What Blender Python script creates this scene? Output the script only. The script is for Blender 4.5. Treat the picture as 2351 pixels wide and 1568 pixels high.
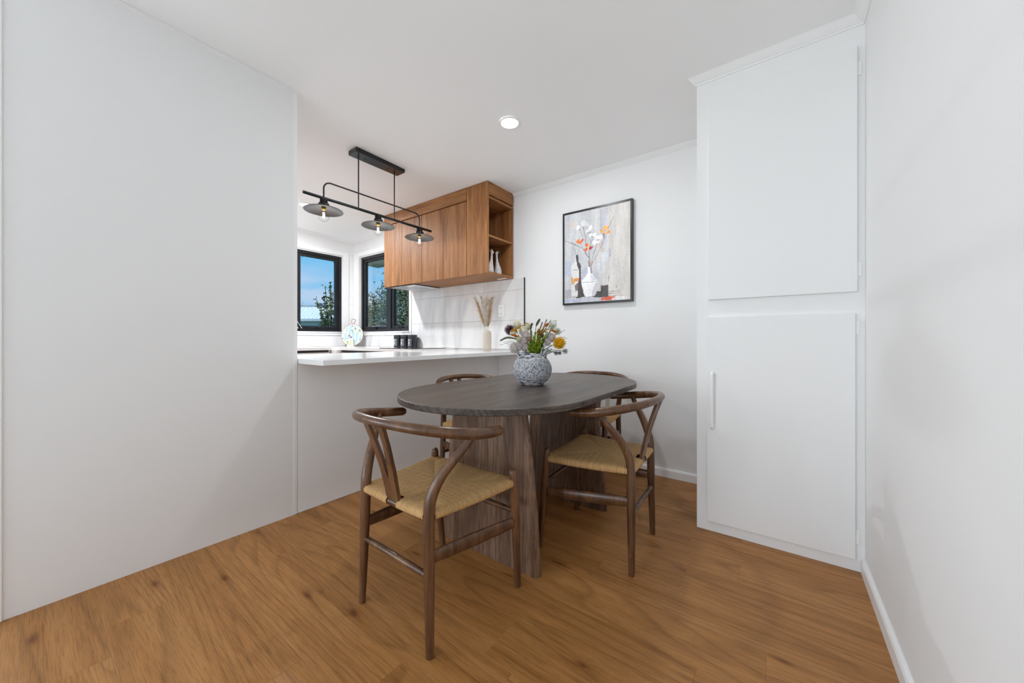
import bpy, bmesh, math, random
import numpy as np
from mathutils import Vector, Matrix, noise

for o in list(bpy.data.objects): bpy.data.objects.remove(o, do_unlink=True)
scene = bpy.context.scene
COL = scene.collection

# ------------------------------------------------------------------ camera
YAW = 0.63626
cam_d = bpy.data.cameras.new('camera'); cam = bpy.data.objects.new('camera', cam_d); COL.objects.link(cam)
cam.location = (0, 0, 1.0); cam.rotation_euler = (math.pi/2, 0, YAW)
cam_d.sensor_width = 36; cam_d.lens = 827.5/2351*36; cam_d.shift_y = -5.7/2351
cam_d.clip_start = 0.02; cam_d.clip_end = 300
scene.camera = cam

# ------------------------------------------------------------------ view
scene.view_settings.view_transform = 'Standard'; scene.view_settings.look = 'None'
scene.view_settings.exposure = 0.06; scene.view_settings.gamma = 1.0
scene.view_settings.use_curve_mapping = False

# light paths : many diffuse bounces in a white room
scene.cycles.max_bounces = 9; scene.cycles.diffuse_bounces = 8; scene.cycles.glossy_bounces = 3; scene.cycles.transmission_bounces = 3
scene.cycles.caustics_reflective = False; scene.cycles.caustics_refractive = False
scene.cycles.use_adaptive_sampling = True; scene.cycles.adaptive_threshold = .05; scene.cycles.adaptive_min_samples = 12

# ------------------------------------------------------------------ sky
def lin(c):
    return tuple((v/255/12.92 if v/255 <= .04045 else ((v/255+.055)/1.055)**2.4) for v in c)
world = bpy.data.worlds.new('sky'); scene.world = world; world.use_nodes = True
nt = world.node_tree; nt.nodes.clear()
def N(t, kind, **kw):
    n = t.nodes.new(kind)
    for k, v in kw.items(): setattr(n, k, v)
    return n
out = N(nt, 'ShaderNodeOutputWorld'); bg = N(nt, 'ShaderNodeBackground'); tc = N(nt, 'ShaderNodeTexCoord')
sep = N(nt, 'ShaderNodeSeparateXYZ'); nt.links.new(tc.outputs['Generated'], sep.inputs[0])
hr = N(nt, 'ShaderNodeValToRGB'); nt.links.new(sep.outputs['Z'], hr.inputs[0])
e = hr.color_ramp.elements; e[0].position = 0.0; e[0].color = (*lin((160, 206, 238)), 1); e[1].position = 0.6; e[1].color = (*lin((98, 172, 232)), 1)
m_ = e.new(0.16); m_.color = (*lin((124, 196, 242)), 1)
mp = N(nt, 'ShaderNodeMapping'); mp.inputs['Scale'].default_value = (2.2, 2.2, 7.0); mp.inputs['Location'].default_value = (0.35, 0.1, 0.55)
nt.links.new(tc.outputs['Generated'], mp.inputs[0])
cn = N(nt, 'ShaderNodeTexNoise'); cn.inputs['Scale'].default_value = 1.9; cn.inputs['Detail'].default_value = 7; cn.inputs['Roughness'].default_value = .55
nt.links.new(mp.outputs[0], cn.inputs['Vector'])
cr = N(nt, 'ShaderNodeValToRGB'); cr.color_ramp.elements[0].position = .40; cr.color_ramp.elements[1].position = .62
nt.links.new(cn.outputs['Fac'], cr.inputs[0])
mx = N(nt, 'ShaderNodeMixRGB'); mx.inputs['Color2'].default_value = (*lin((206, 216, 238)), 1)
lowb = N(nt, 'ShaderNodeMapRange'); lowb.inputs['From Min'].default_value = .19; lowb.inputs['From Max'].default_value = .12; nt.links.new(sep.outputs['Z'], lowb.inputs['Value'])
cm_ = N(nt, 'ShaderNodeMath', operation='MULTIPLY'); nt.links.new(cr.outputs[0], cm_.inputs[0]); nt.links.new(lowb.outputs[0], cm_.inputs[1]); nt.links.new(cm_.outputs[0], mx.inputs['Fac']); nt.links.new(hr.outputs[0], mx.inputs['Color1'])
nt.links.new(mx.outputs[0], bg.inputs['Color']); bg.inputs['Strength'].default_value = 1.0
nt.links.new(bg.outputs[0], out.inputs[0])

# ------------------------------------------------------------------ sun and daylight at the living-room glazing
sd = bpy.data.lights.new('sun_offscreen', 'SUN'); sd.energy = 2.3; sd.angle = .01; sd.color = (1, .96, .9)
so = bpy.data.objects.new('sun_offscreen', sd); COL.objects.link(so); so.location = (10, 1, 15); so.rotation_euler = (0, math.radians(24), math.radians(-8))
DAY = 128
def area(name, loc, rot, sx, sy, power, col=(1, 1, 1)):
    d = bpy.data.lights.new(name, 'AREA'); d.shape = 'RECTANGLE'; d.size = sx; d.size_y = sy; d.energy = power; d.color = col
    o = bpy.data.objects.new(name, d); COL.objects.link(o); o.location = loc; o.rotation_euler = rot; return o
area('window_living_rear_offscreen', (-2.4, -4.78, 1.05), (math.radians(90), 0, 0), 3.4, 2.0, DAY, (.89, .95, 1))
area('window_living_side_offscreen', (-4.98, -2.3, 1.35), (0, math.radians(-90), 0), 1.5, 2.4, 98, (.89, .95, 1))

# ------------------------------------------------------------------ helpers
def link(o, parent=None):
    COL.objects.link(o)
    if parent: o.parent = parent
    return o
def tag(o, label=None, cat=None, group=None, kind=None):
    if label: o['label'] = label
    if cat: o['category'] = cat
    if group: o['group'] = group
    if kind: o['kind'] = kind
    return o
def thing(name, label, cat, loc=(0, 0, 0), rz=0, group=None):
    o = bpy.data.objects.new(name, None); o.empty_display_size = .05; link(o)
    o.location = loc; o.rotation_euler = (0, 0, rz)
    return tag(o, label, cat, group)
class G:
    """collects geometry for ONE mesh"""
    def __init__(s): s.v = []; s.f = []; s.sm = []; s.uv = {}; s.mi = []
    def add(s, verts, faces, smooth=False, uvs=None, mi=0):
        b = len(s.v); s.v += [tuple(p) for p in verts]
        for f in faces:
            s.f.append([i+b for i in f]); s.sm.append(smooth); s.mi.append(mi)
        if uvs:
            for i, u in enumerate(uvs): s.uv[b+i] = u
        return s
    def box(s, x0, x1, y0, y1, z0, z1):
        v = [(x0,y0,z0),(x1,y0,z0),(x1,y1,z0),(x0,y1,z0),(x0,y0,z1),(x1,y0,z1),(x1,y1,z1),(x0,y1,z1)]
        return s.add(v, [(0,3,2,1),(4,5,6,7),(0,1,5,4),(1,2,6,5),(2,3,7,6),(3,0,4,7)])
    def bbox(s, x0, x1, y0, y1, z0, z1, r=.004, seg=2):
        bm = bmesh.new(); bmesh.ops.create_cube(bm, size=1)
        for v in bm.verts: v.co = Vector(((x0+x1)/2+v.co.x*(x1-x0), (y0+y1)/2+v.co.y*(y1-y0), (z0+z1)/2+v.co.z*(z1-z0)))
        bmesh.ops.bevel(bm, geom=bm.edges[:], offset=min(r, .49*min(x1-x0, y1-y0, z1-z0)), segments=seg, profile=.5, affect='EDGES')
        return s.bm(bm)
    def bm(s, bm, smooth=False):
        bm.verts.ensure_lookup_table(); bm.verts.index_update()
        s.add([v.co[:] for v in bm.verts], [[v.index for v in f.verts] for f in bm.faces], smooth); bm.free(); return s
    def tube(s, pts, rad, seg=12, cap=True, sx=1.0, dome=False, closed=False):
        pts = [Vector(p) for p in pts]; n = len(pts)
        rad = rad if isinstance(rad, (list, tuple)) else [rad]*n
        T = []
        for i in range(n):
            a = pts[(i-1) % n] if (closed or i > 0) else pts[i]; b = pts[(i+1) % n] if (closed or i < n-1) else pts[i]
            t = b-a; T.append(t.normalized() if t.length > 1e-9 else Vector((0,0,1)))
        u = T[0].orthogonal().normalized()
        if abs(T[0].z) > .7: u = (Vector((1,0,0))-T[0]*T[0].x).normalized()
        else: u = (Vector((0,0,1))-T[0]*T[0].z).normalized()
        vs = []; R = []
        for i in range(n):
            u = (u-T[i]*u.dot(T[i])).normalized(); w = T[i].cross(u)
            for k in range(seg):
                a = 2*math.pi*k/seg
                vs.append(pts[i]+(u*math.cos(a)+w*math.sin(a)*sx)*rad[i])
        fs = [(i*seg+k, i*seg+(k+1) % seg, (i+1)*seg+(k+1) % seg, (i+1)*seg+k) for i in range(n-1) for k in range(seg)]
        if closed: fs += [((n-1)*seg+k, (n-1)*seg+(k+1) % seg, (k+1) % seg, k) for k in range(seg)]
        s.add(vs, fs, True)
        if cap and not closed:
            s.add(vs[:seg], [tuple(range(seg-1, -1, -1))], False); s.add(vs[-seg:], [tuple(range(seg))], False)
        return s
    def lathe(s, prof, seg=32, c=(0, 0, 0), smooth=True, ax=None):
        vs = []; fs = []
        for (r, z) in prof:
            for k in range(seg):
                a = 2*math.pi*k/seg; vs.append((c[0]+r*math.cos(a), c[1]+r*math.sin(a), c[2]+z))
        for i in range(len(prof)-1):
            for k in range(seg): fs.append((i*seg+k, i*seg+(k+1) % seg, (i+1)*seg+(k+1) % seg, (i+1)*seg+k))
        if ax is not None: vs = [ax @ Vector(v) for v in vs]
        return s.add(vs, fs, smooth)
    def prism(s, poly, fn, t0, t1, smooth=False):
        """polygon (a,b) extruded from t0 to t1; fn(a,b,t)->xyz"""
        n = len(poly)
        s.add([fn(a, b, t0) for a, b in poly], [tuple(range(n-1, -1, -1))]); s.add([fn(a, b, t1) for a, b in poly], [tuple(range(n))])
        s.add([fn(a, b, t0) for a, b in poly]+[fn(a, b, t1) for a, b in poly], [(i, (i+1) % n, n+(i+1) % n, n+i) for i in range(n)], smooth)
        return s
    def mesh(s, name):
        me = bpy.data.meshes.new(name); me.from_pydata(s.v, [], s.f); 
        me.polygons.foreach_set('use_smooth', s.sm)
        if any(s.mi): me.polygons.foreach_set('material_index', s.mi)
        if s.uv:
            ul = me.uv_layers.new(name='UVMap')
            for l in me.loops: ul.data[l.index].uv = s.uv.get(l.vertex_index, (0, 0))
        me.update(); return me
    def build(s, name, mat, parent=None, fix=True):
        me = s.mesh(name)
        if fix:
            bm = bmesh.new(); bm.from_mesh(me); bmesh.ops.recalc_face_normals(bm, faces=bm.faces[:]); bm.to_mesh(me); bm.free()
        for m in (mat if isinstance(mat, (list, tuple)) else [mat]): me.materials.append(m)
        return link(bpy.data.objects.new(name, me), parent)
def spline(pts, n=6, vals=None):
    """Catmull-Rom through pts; returns points (and interpolated values)"""
    P = [Vector(p) for p in pts]; o = []; ov = []
    for i in range(len(P)-1):
        p0 = P[max(i-1, 0)]; p1 = P[i]; p2 = P[i+1]; p3 = P[min(i+2, len(P)-1)]
        for k in range(n):
            t = k/n
            o.append(.5*((2*p1)+(p2-p0)*t+(2*p0-5*p1+4*p2-p3)*t*t+(3*p1-p0-3*p2+p3)*t**3))
            if vals: ov.append(vals[i]*(1-t)+vals[i+1]*t)
    o.append(P[-1])
    if vals: ov.append(vals[-1]); return o, ov
    return o
def copy_tree(o, parent=None):
    c = o.copy(); link(c, parent)
    for ch in list(o.children): copy_tree(ch, c)
    return c

# ------------------------------------------------------------------ materials
def mat(name, col, rough=.5, metal=0, spec=.5, emit=None, es=0, alpha=None, trans=0):
    m = bpy.data.materials.new(name); m.use_nodes = True
    b = m.node_tree.nodes['Principled BSDF']
    b.inputs['Base Color'].default_value = (*col[:3], 1); b.inputs['Roughness'].default_value = rough; b.inputs['Metallic'].default_value = metal
    b.inputs['Specular IOR Level'].default_value = spec
    if emit: b.inputs['Emission Color'].default_value = (*emit, 1); b.inputs['Emission Strength'].default_value = es
    if trans: b.inputs['Transmission Weight'].default_value = trans
    return m
def bump(m, tex_scale, strength, dist=.002, detail=3, stretch=(1, 1, 1), coord='Object'):
    t = m.node_tree; b = t.nodes['Principled BSDF']
    c = N(t, 'ShaderNodeTexCoord'); p = N(t, 'ShaderNodeMapping'); p.inputs['Scale'].default_value = stretch
    n = N(t, 'ShaderNodeTexNoise'); n.inputs['Scale'].default_value = tex_scale; n.inputs['Detail'].default_value = detail
    u = N(t, 'ShaderNodeBump'); u.inputs['Strength'].default_value = strength; u.inputs['Distance'].default_value = dist
    t.links.new(c.outputs[coord], p.inputs[0]); t.links.new(p.outputs[0], n.inputs['Vector']); t.links.new(n.outputs['Fac'], u.inputs['Height']); t.links.new(u.outputs[0], b.inputs['Normal'])
    return m
def ramp(t, src, stops):
    r = N(t, 'ShaderNodeValToRGB'); el = r.color_ramp.elements
    while len(el) < len(stops): el.new(.5)
    for q, (p, c) in zip(el, stops): q.position = p; q.color = (*c, 1)
    t.links.new(src, r.inputs[0]); return r
def mixc(t, fac, a, b, mode='MIX'):
    m = N(t, 'ShaderNodeMixRGB'); m.blend_type = mode
    for i, x in ((0, fac), (1, a), (2, b)):
        if isinstance(x, (int, float)): m.inputs[i].default_value = x
        elif isinstance(x, tuple): m.inputs[i].default_value = (*x, 1)
        else: t.links.new(x, m.inputs[i])
    return m
def wood(name, dark, mid, light, axis='Z', rough=.45, along=.05, s_band=9, s_fine=110, knots=0.0, contrast=1.0, var=.12, bmp=.12, rings=0.0, spec=.5, coord='Object', fine=.55, ring_scale=5, ring_n=26):
    m = bpy.data.materials.new(name); m.use_nodes = True; t = m.node_tree; b = t.nodes['Principled BSDF']
    c = N(t, 'ShaderNodeTexCoord'); oi = N(t, 'ShaderNodeObjectInfo')
    mu = N(t, 'ShaderNodeVectorMath', operation='SCALE'); mu.inputs[0].default_value = (37.0, 53.0, 71.0); t.links.new(oi.outputs['Random'], mu.inputs['Scale'])
    ad = N(t, 'ShaderNodeVectorMath', operation='ADD'); t.links.new(c.outputs[coord], ad.inputs[0]); t.links.new(mu.outputs[0], ad.inputs[1])
    def mapped(al):
        p = N(t, 'ShaderNodeMapping'); p.inputs['Scale'].default_value = tuple(al if a == axis else 1 for a in 'XYZ'); t.links.new(ad.outputs[0], p.inputs[0]); return p
    p1 = mapped(along); p2 = mapped(along*1.6)
    n1 = N(t, 'ShaderNodeTexNoise'); n1.inputs['Scale'].default_value = s_band; n1.inputs['Detail'].default_value = 6; n1.inputs['Roughness'].default_value = .6; n1.inputs['Distortion'].default_value = .6
    t.links.new(p2.outputs[0], n1.inputs['Vector'])
    n2 = N(t, 'ShaderNodeTexNoise'); n2.inputs['Scale'].default_value = s_fine; n2.inputs['Detail'].default_value = 4; n2.inputs['Roughness'].default_value = .7
    t.links.new(p1.outputs[0], n2.inputs['Vector'])
    k = .16*contrast
    r1 = ramp(t, n1.outputs['Fac'], [(.5-k*1.3, dark), (.5, mid), (.5+k*1.1, light)])
    r2 = ramp(t, n2.outputs['Fac'], [(.38, (.42, .39, .36)), (.54, (1, 1, 1))])
    col = mixc(t, fine, r1.outputs[0], r2.outputs[0], 'MULTIPLY').outputs[0]
    if rings:
        p3 = mapped(.085); w = N(t, 'ShaderNodeTexNoise'); w.inputs['Scale'].default_value = ring_scale; w.inputs['Detail'].default_value = 1.2; w.inputs['Roughness'].default_value = .45; w.inputs['Distortion'].default_value = .35
        t.links.new(p3.outputs[0], w.inputs['Vector'])
        mm_ = N(t, 'ShaderNodeMath', operation='MULTIPLY'); mm_.inputs[1].default_value = ring_n; t.links.new(w.outputs['Fac'], mm_.inputs[0])
        fr_ = N(t, 'ShaderNodeMath', operation='FRACT'); t.links.new(mm_.outputs[0], fr_.inputs[0])     # growth rings as contour lines
        r3 = ramp(t, fr_.outputs[0], [(.0, (.95, .95, .95)), (.10, (.34, .31, .29)), (.22, (.66, .64, .62)), (.5, (1, 1, 1))])
        col = mixc(t, rings, col, r3.outputs[0], 'MULTIPLY').outputs[0]
    if knots:
        p4 = mapped(.34); v = N(t, 'ShaderNodeTexVoronoi', voronoi_dimensions='2D'); v.inputs['Scale'].default_value = 4.4; t.links.new(p4.outputs[0], v.inputs['Vector'])
        nd = N(t, 'ShaderNodeTexNoise'); nd.inputs['Scale'].default_value = 30; t.links.new(p4.outputs[0], nd.inputs['Vector'])
        ma = N(t, 'ShaderNodeMath', operation='MULTIPLY_ADD'); ma.inputs[1].default_value = .10; t.links.new(nd.outputs['Fac'], ma.inputs[0]); t.links.new(v.outputs['Distance'], ma.inputs[2])
        r4 = ramp(t, ma.outputs[0], [(.060, (.34, .26, .19)), (.080, (.62, .52, .43)), (.115, (.88, .84, .80)), (.20, (1, 1, 1))])
        sc_ = N(t, 'ShaderNodeSeparateColor'); t.links.new(v.outputs['Color'], sc_.inputs[0])
        gt = N(t, 'ShaderNodeMath', operation='GREATER_THAN'); gt.inputs[1].default_value = .5; t.links.new(sc_.outputs[0], gt.inputs[0])
        gk = N(t, 'ShaderNodeMath', operation='MULTIPLY'); gk.inputs[1].default_value = knots; t.links.new(gt.outputs[0], gk.inputs[0])
        col = mixc(t, gk.outputs[0], col, r4.outputs[0], 'MULTIPLY').outputs[0]
    if var:
        vr = N(t, 'ShaderNodeMapRange'); vr.inputs['To Min'].default_value = 1-var; vr.inputs['To Max'].default_value = 1+var*.6; t.links.new(oi.outputs['Random'], vr.inputs['Value'])
        hs = N(t, 'ShaderNodeHueSaturation'); t.links.new(vr.outputs[0], hs.inputs['Value']); t.links.new(col, hs.inputs['Color']); col = hs.outputs[0]
    t.links.new(col, b.inputs['Base Color']); b.inputs['Roughness'].default_value = rough; b.inputs['Specular IOR Level'].default_value = spec
    u = N(t, 'ShaderNodeBump'); u.inputs['Strength'].default_value = bmp; u.inputs['Distance'].default_value = .0015
    t.links.new(n2.outputs['Fac'], u.inputs['Height']); t.links.new(u.outputs[0], b.inputs['Normal'])
    return m
def sc(c, k): return tuple(min(v*k, 1) for v in c)
M = {}
M['wall'] = bump(mat('white_wall_paint', (.84, .84, .84), .65, spec=.25), 260, .05, .0006)
M['ceil'] = bump(mat('white_ceiling_paint', (.94, .94, .94), .8, spec=.2), 200, .05, .0006)
M['trim'] = mat('white_gloss_trim', (.88, .88, .88), .35, spec=.4)
M['cup'] = mat('white_satin_cupboard', (.85, .85, .85), .4, spec=.4)
M['panel'] = mat('white_laminate_panel', (.87, .87, .87), .45, spec=.4)
M['stone'] = bump(mat('white_engineered_stone', (.86, .86, .86), .12, spec=.5), 90, .02, .0004)
M['floor'] = wood('golden_oak_vinyl', lin((144, 96, 47)), lin((171, 119, 66)), lin((187, 135, 81)), 'X', .45, .04, 8, 260, knots=.85, contrast=1.35, var=.05, bmp=.03, rings=.36, spec=.3, fine=.48, ring_scale=3.0, ring_n=24)
M['table'] = wood('dark_stained_ash', lin((58, 49, 43)), lin((82, 70, 61)), lin((104, 90, 79)), 'Y', .40, .045, 10, 150, contrast=1.1, var=.04, bmp=.3, rings=.9, spec=.5, fine=.85, ring_scale=3.4, ring_n=24)
M['tleg'] = wood('dark_stained_ash_panel', lin((80, 59, 47)), lin((120, 92, 74)), lin((148, 118, 97)), 'Z', .5, .045, 10, 150, contrast=1.2, var=.08, bmp=.3, rings=.5, spec=.35, fine=.85, ring_scale=3.2, ring_n=26)
M['chair'] = wood('walnut_stained_wood', lin((70, 45, 29)), lin((100, 68, 45)), lin((124, 87, 59)), 'Z', .28, .05, 20, 160, contrast=1.0, var=.05, bmp=.05, spec=.5)
M['oak'] = wood('warm_oak_laminate', lin((134, 86, 48)), lin((164, 112, 68)), lin((182, 130, 84)), 'Z', .5, .035, 24, 190, contrast=1.0, var=.05, bmp=.08, rings=.16, spec=.3, ring_scale=4, ring_n=20)
M['oakx'] = wood('warm_oak_laminate_horizontal', lin((134, 86, 48)), lin((164, 112, 68)), lin((182, 130, 84)), 'X', .5, .035, 24, 190, contrast=1.0, var=.05, bmp=.08, rings=.16, spec=.3, ring_scale=4, ring_n=20)
M['oaky'] = wood('warm_oak_laminate_end', lin((134, 86, 48)), lin((164, 112, 68)), lin((182, 130, 84)), 'Y', .5, .035, 24, 190, contrast=1.0, var=.05, bmp=.08, rings=.16, spec=.3, ring_scale=4, ring_n=20)
M['black'] = mat('black_powder_coat', lin((24, 25, 27)), .3)
M['alu'] = mat('black_aluminium', lin((26, 27, 31)), .4)
M['recess'] = mat('black_finger_pull', lin((34, 36, 42)), .5)
M['chrome'] = mat('satin_chrome', (.75, .75, .76), .25, 1)
M['grout'] = mat('grey_grout', lin((196, 196, 196)), .8)
def glass_mat(name, tint=(1, 1, 1), refl=.06):
    m = bpy.data.materials.new(name); m.use_nodes = True; t = m.node_tree; t.nodes.clear()
    o = N(t, 'ShaderNodeOutputMaterial'); mxx = N(t, 'ShaderNodeMixShader'); tr = N(t, 'ShaderNodeBsdfTransparent'); gl = N(t, 'ShaderNodeBsdfGlossy'); lw = N(t, 'ShaderNodeLayerWeight')
    lw.inputs['Blend'].default_value = refl; gl.inputs['Roughness'].default_value = .02; tr.inputs[0].default_value = (*tint, 1)
    t.links.new(lw.outputs['Fresnel'], mxx.inputs[0]); t.links.new(tr.outputs[0], mxx.inputs[1]); t.links.new(gl.outputs[0], mxx.inputs[2]); t.links.new(mxx.outputs[0], o.inputs[0])
    return m
M['glass'] = glass_mat('clear_window_glass', (.97, .98, .98), .12)
M['bulb'] = glass_mat('clear_bulb_glass', (.985, .985, .98), .035)
# ================================================================== THE SETTING
XL, YB, YC, XR, XK, HC = -2.215, 2.77, 2.13, .298, -4.82, 2.41
XCUP = -.349
YF, YE = -4.6, .93          # far living-room wall, end of the left wall
def cz(y):                  # the ceiling drops a few centimetres towards the kitchen wall
    t = min(max((y-.93)/(2.38-.93), 0), 1); return 2.41-.036*t
def struct(name, g, m, parent=None):
    o = g.build(name, m, parent)
    if parent is None: o['kind'] = 'structure'
    return o
# floor : slab + vinyl planks running across the room
fl = struct('floor', G().box(XK-.1, XR+.1, YF-.1, YB+.1, -.12, -.005), M['floor'])
o = G().box(XK, XR, YF, -.62, -.005, .004).build('floor_bounce_carpet', bump(mat('pale_bounce_carpet', (.62, .62, .62), .95, spec=.1), 400, .4, .003)); o['kind'] = 'structure'  # unseen carpet added behind the camera; its pale colour bounces light up
def plank(x0, x1, y0, y1):
    g = .0001; b = .0005; zt = 0.0; zb = -.005
    x0 += g; x1 -= g; y0 += g; y1 -= g; cx, cy = (x0+x1)/2, (y0+y1)/2
    v = []
    for (ins, z) in ((0, zb), (0, zt-b*.7), (b, zt)):
        v += [(x0+ins-cx, y0+ins-cy, z), (x1-ins-cx, y0+ins-cy, z), (x1-ins-cx, y1-ins-cy, z), (x0+ins-cx, y1-ins-cy, z)]
    f = [(8, 9, 10, 11)]
    for r in (0, 4):
        for k in range(4): f.append((r+k, r+(k+1) % 4, r+4+(k+1) % 4, r+4+k))
    o = G().add(v, f).build('plank', M['floor'], fl, fix=False); o.location = (cx, cy, 0); return o
W, L = .175, 1.22
row0 = 1.39; rows = []
i = -11
fixed = {0: -.635, 1: -.32, 2: -.133, -4: -1.86, -5: -2.155, -1: -1.25, -2: -.2, -3: -.75}
rng = random.Random(4)
while row0+i*W < YB:
    y0 = row0+i*W; y1 = min(y0+W, YB)
    x0r, x1r = (XL, XR) if y0 > -.05 else (XL-.9, XR)
    ymax = y1
    j = fixed.get(i, rng.uniform(-2, 0))
    xs = [x0r]; x = j
    while x-L > x0r+.08: x -= L
    while x < x1r-.08:
        if x > x0r+.08: xs.append(x)
        x += L
    xs.append(x1r)
    for a, b in zip(xs, xs[1:]):
        if y0 >= YC-.01: b = min(b, XCUP)
        if b-a < .05: continue
        yy1 = y1
        if y0 < YC < y1 and b > XCUP:     # row cut by the cupboard front
            if a < XCUP: plank(a, XCUP, y0, y1); a = XCUP
            yy1 = YC
        if b-a > .05: plank(a, b, y0, yy1)
    i += 1
# ceiling
g = G(); ys = [YF-.1]+[.93+(2.38-.93)*k/8 for k in range(9)]+[YB+.1]
v = []; f = []
for y in ys: v += [(XK-.1, y, cz(y)), (XR+.1, y, cz(y))]
for y in ys: v += [(XK-.1, y, 2.52), (XR+.1, y, 2.52)]
n = len(ys)
for k in range(n-1):
    f += [(2*k, 2*k+1, 2*k+3, 2*k+2), (2*n+2*k, 2*n+2*k+2, 2*n+2*k+3, 2*n+2*k+1), (2*k, 2*k+2, 2*n+2*k+2, 2*n+2*k), (2*k+1, 2*n+2*k+1, 2*n+2*k+3, 2*k+3)]
f += [(0, 2*n, 2*n+1, 1), (2*n-2, 2*n-1, 4*n-1, 4*n-2)]
struct('ceiling', g.add(v, f), M['ceil'])
ZT = 2.5
# back wall with the kitchen window opening
W2 = (-4.672, -3.582, 1.098, 2.126)
g = G(); T = .12
g.box(XK-.12, W2[0], YB, YB+T, -.1, ZT); g.box(W2[1], XR+.12, YB, YB+T, -.1, ZT); g.box(W2[0], W2[1], YB, YB+T, -.1, W2[2]); g.box(W2[0], W2[1], YB, YB+T, W2[3], ZT)
wall_back = struct('wall_back', g, M['wall'])
W1 = (1.995, 2.60, 1.098, 2.126)
SW = (-3.5, -1.1, .6, 2.1)           # living-room side window
g = G()
for (a, b) in ((YF, SW[0]), (SW[1], W1[0]), (W1[1], YB)): g.box(XK-T, XK, a, b, -.1, ZT)
for (a, b, c_, d) in (W1, SW): g.box(XK-T, XK, a, b, -.1, c_); g.box(XK-T, XK, a, b, d, ZT)
wall_kl = struct('wall_kitchen', g, M['wall'])
struct('wall_right', G().box(XR, XR+.12, YF, YB, -.1, ZT), M['wall'])
SD = (-4.2, -.6, 0.0, 2.1)
g = G(); g.box(XK, SD[0], YF-T, YF, -.1, ZT); g.box(SD[1], XR, YF-T, YF, -.1, ZT); g.box(SD[0], SD[1], YF-T, YF, SD[3], ZT); g.box(SD[0], SD[1], YF-T, YF, -.1, -.005)
struct('wall_front', g, M['wall'])
# left wall : a short deep block between the living room and the kitchen
wl_ = struct('wall_left', G().box(-3.0, XL, -.05, YE-.022, -.005, ZT), M['wall'])
struct('wall_kitchen_side', G().box(XK, -3.0, -.05, .05, -.005, ZT), M['wall'])
g = G(); g.bbox(-2.30, XL+.001, YE-.022, YE, 0, cz(.93), .002); struct('trim_1', g, M['trim'])
struct('trim_2', G().bbox(XL-.002, XL+.006, -.062, -.046, 0, 2.41, .002), M['trim'])
g = G(); g.prism([(0, 0), (.012, 0), (0, -.012)], lambda a, b, t: (XL+a, t, 2.409+b), -.05, YE-.003); struct('trim_3', g, M['trim'])
# cornice : mitred cove
PROF = [(0, 2.343), (.006, 2.343), (.009, 2.349), (.014, 2.352), (.022, 2.360), (.032, 2.372), (.038, 2.379), (.050, 2.386), (.054, 2.392), (.058, 2.43), (0, 2.43)]
def cornice(name, path, side=1):
    P = [Vector(p) for p in path]; n = len(P); rings = []
    for i in range(n):
        ds = []
        if i > 0: ds.append((P[i]-P[i-1]).normalized())
        if i < n-1: ds.append((P[i+1]-P[i]).normalized())
        ns = [Vector((d.y, -d.x))*side for d in ds]
        off = ns[0] if len(ns) == 1 else (ns[0]+ns[1])/(1+ns[0].dot(ns[1]))
        rings.append([(P[i].x+off.x*d, P[i].y+off.y*d, z) for d, z in PROF])
    g = G(); m = len(PROF)
    for i in range(n-1):
        g.add(rings[i]+rings[i+1], [(k, (k+1) % m, m+(k+1) % m, m+k) for k in range(m)])
    g.add(rings[0], [tuple(range(m))]); g.add(rings[-1], [tuple(range(m))])
    return struct(name, g, M['trim'])
cornice('trim_4', [(-2.02, YB), (XCUP, YB), (XCUP, YC), (XR, YC), (XR, YF)])
cornice('trim_5', [(XK, .06), (XK, YB), (-3.535, YB)])
# baseboards
def baseb(name, x0, y0, x1, y1, nx, ny, h=.062, t=.014):
    prof = [(0, 0), (t, 0), (t, h-.012), (t-.004, h-.004), (t-.009, h), (0, h)]
    d = Vector((x1-x0, y1-y0)); Ln = d.length; d.normalize()
    g = G(); g.prism(prof, lambda a, b, s: (x0+d.x*s+nx*a, y0+d.y*s+ny*a, b), 0, Ln)
    return struct(name, g, M['trim'])
baseb('baseboard_back', XL+.002, YB, XCUP-.002, YB, 0, -1)
baseb('baseboard_right', XR, YF, XR, YC-.002, -1, 0)

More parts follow.
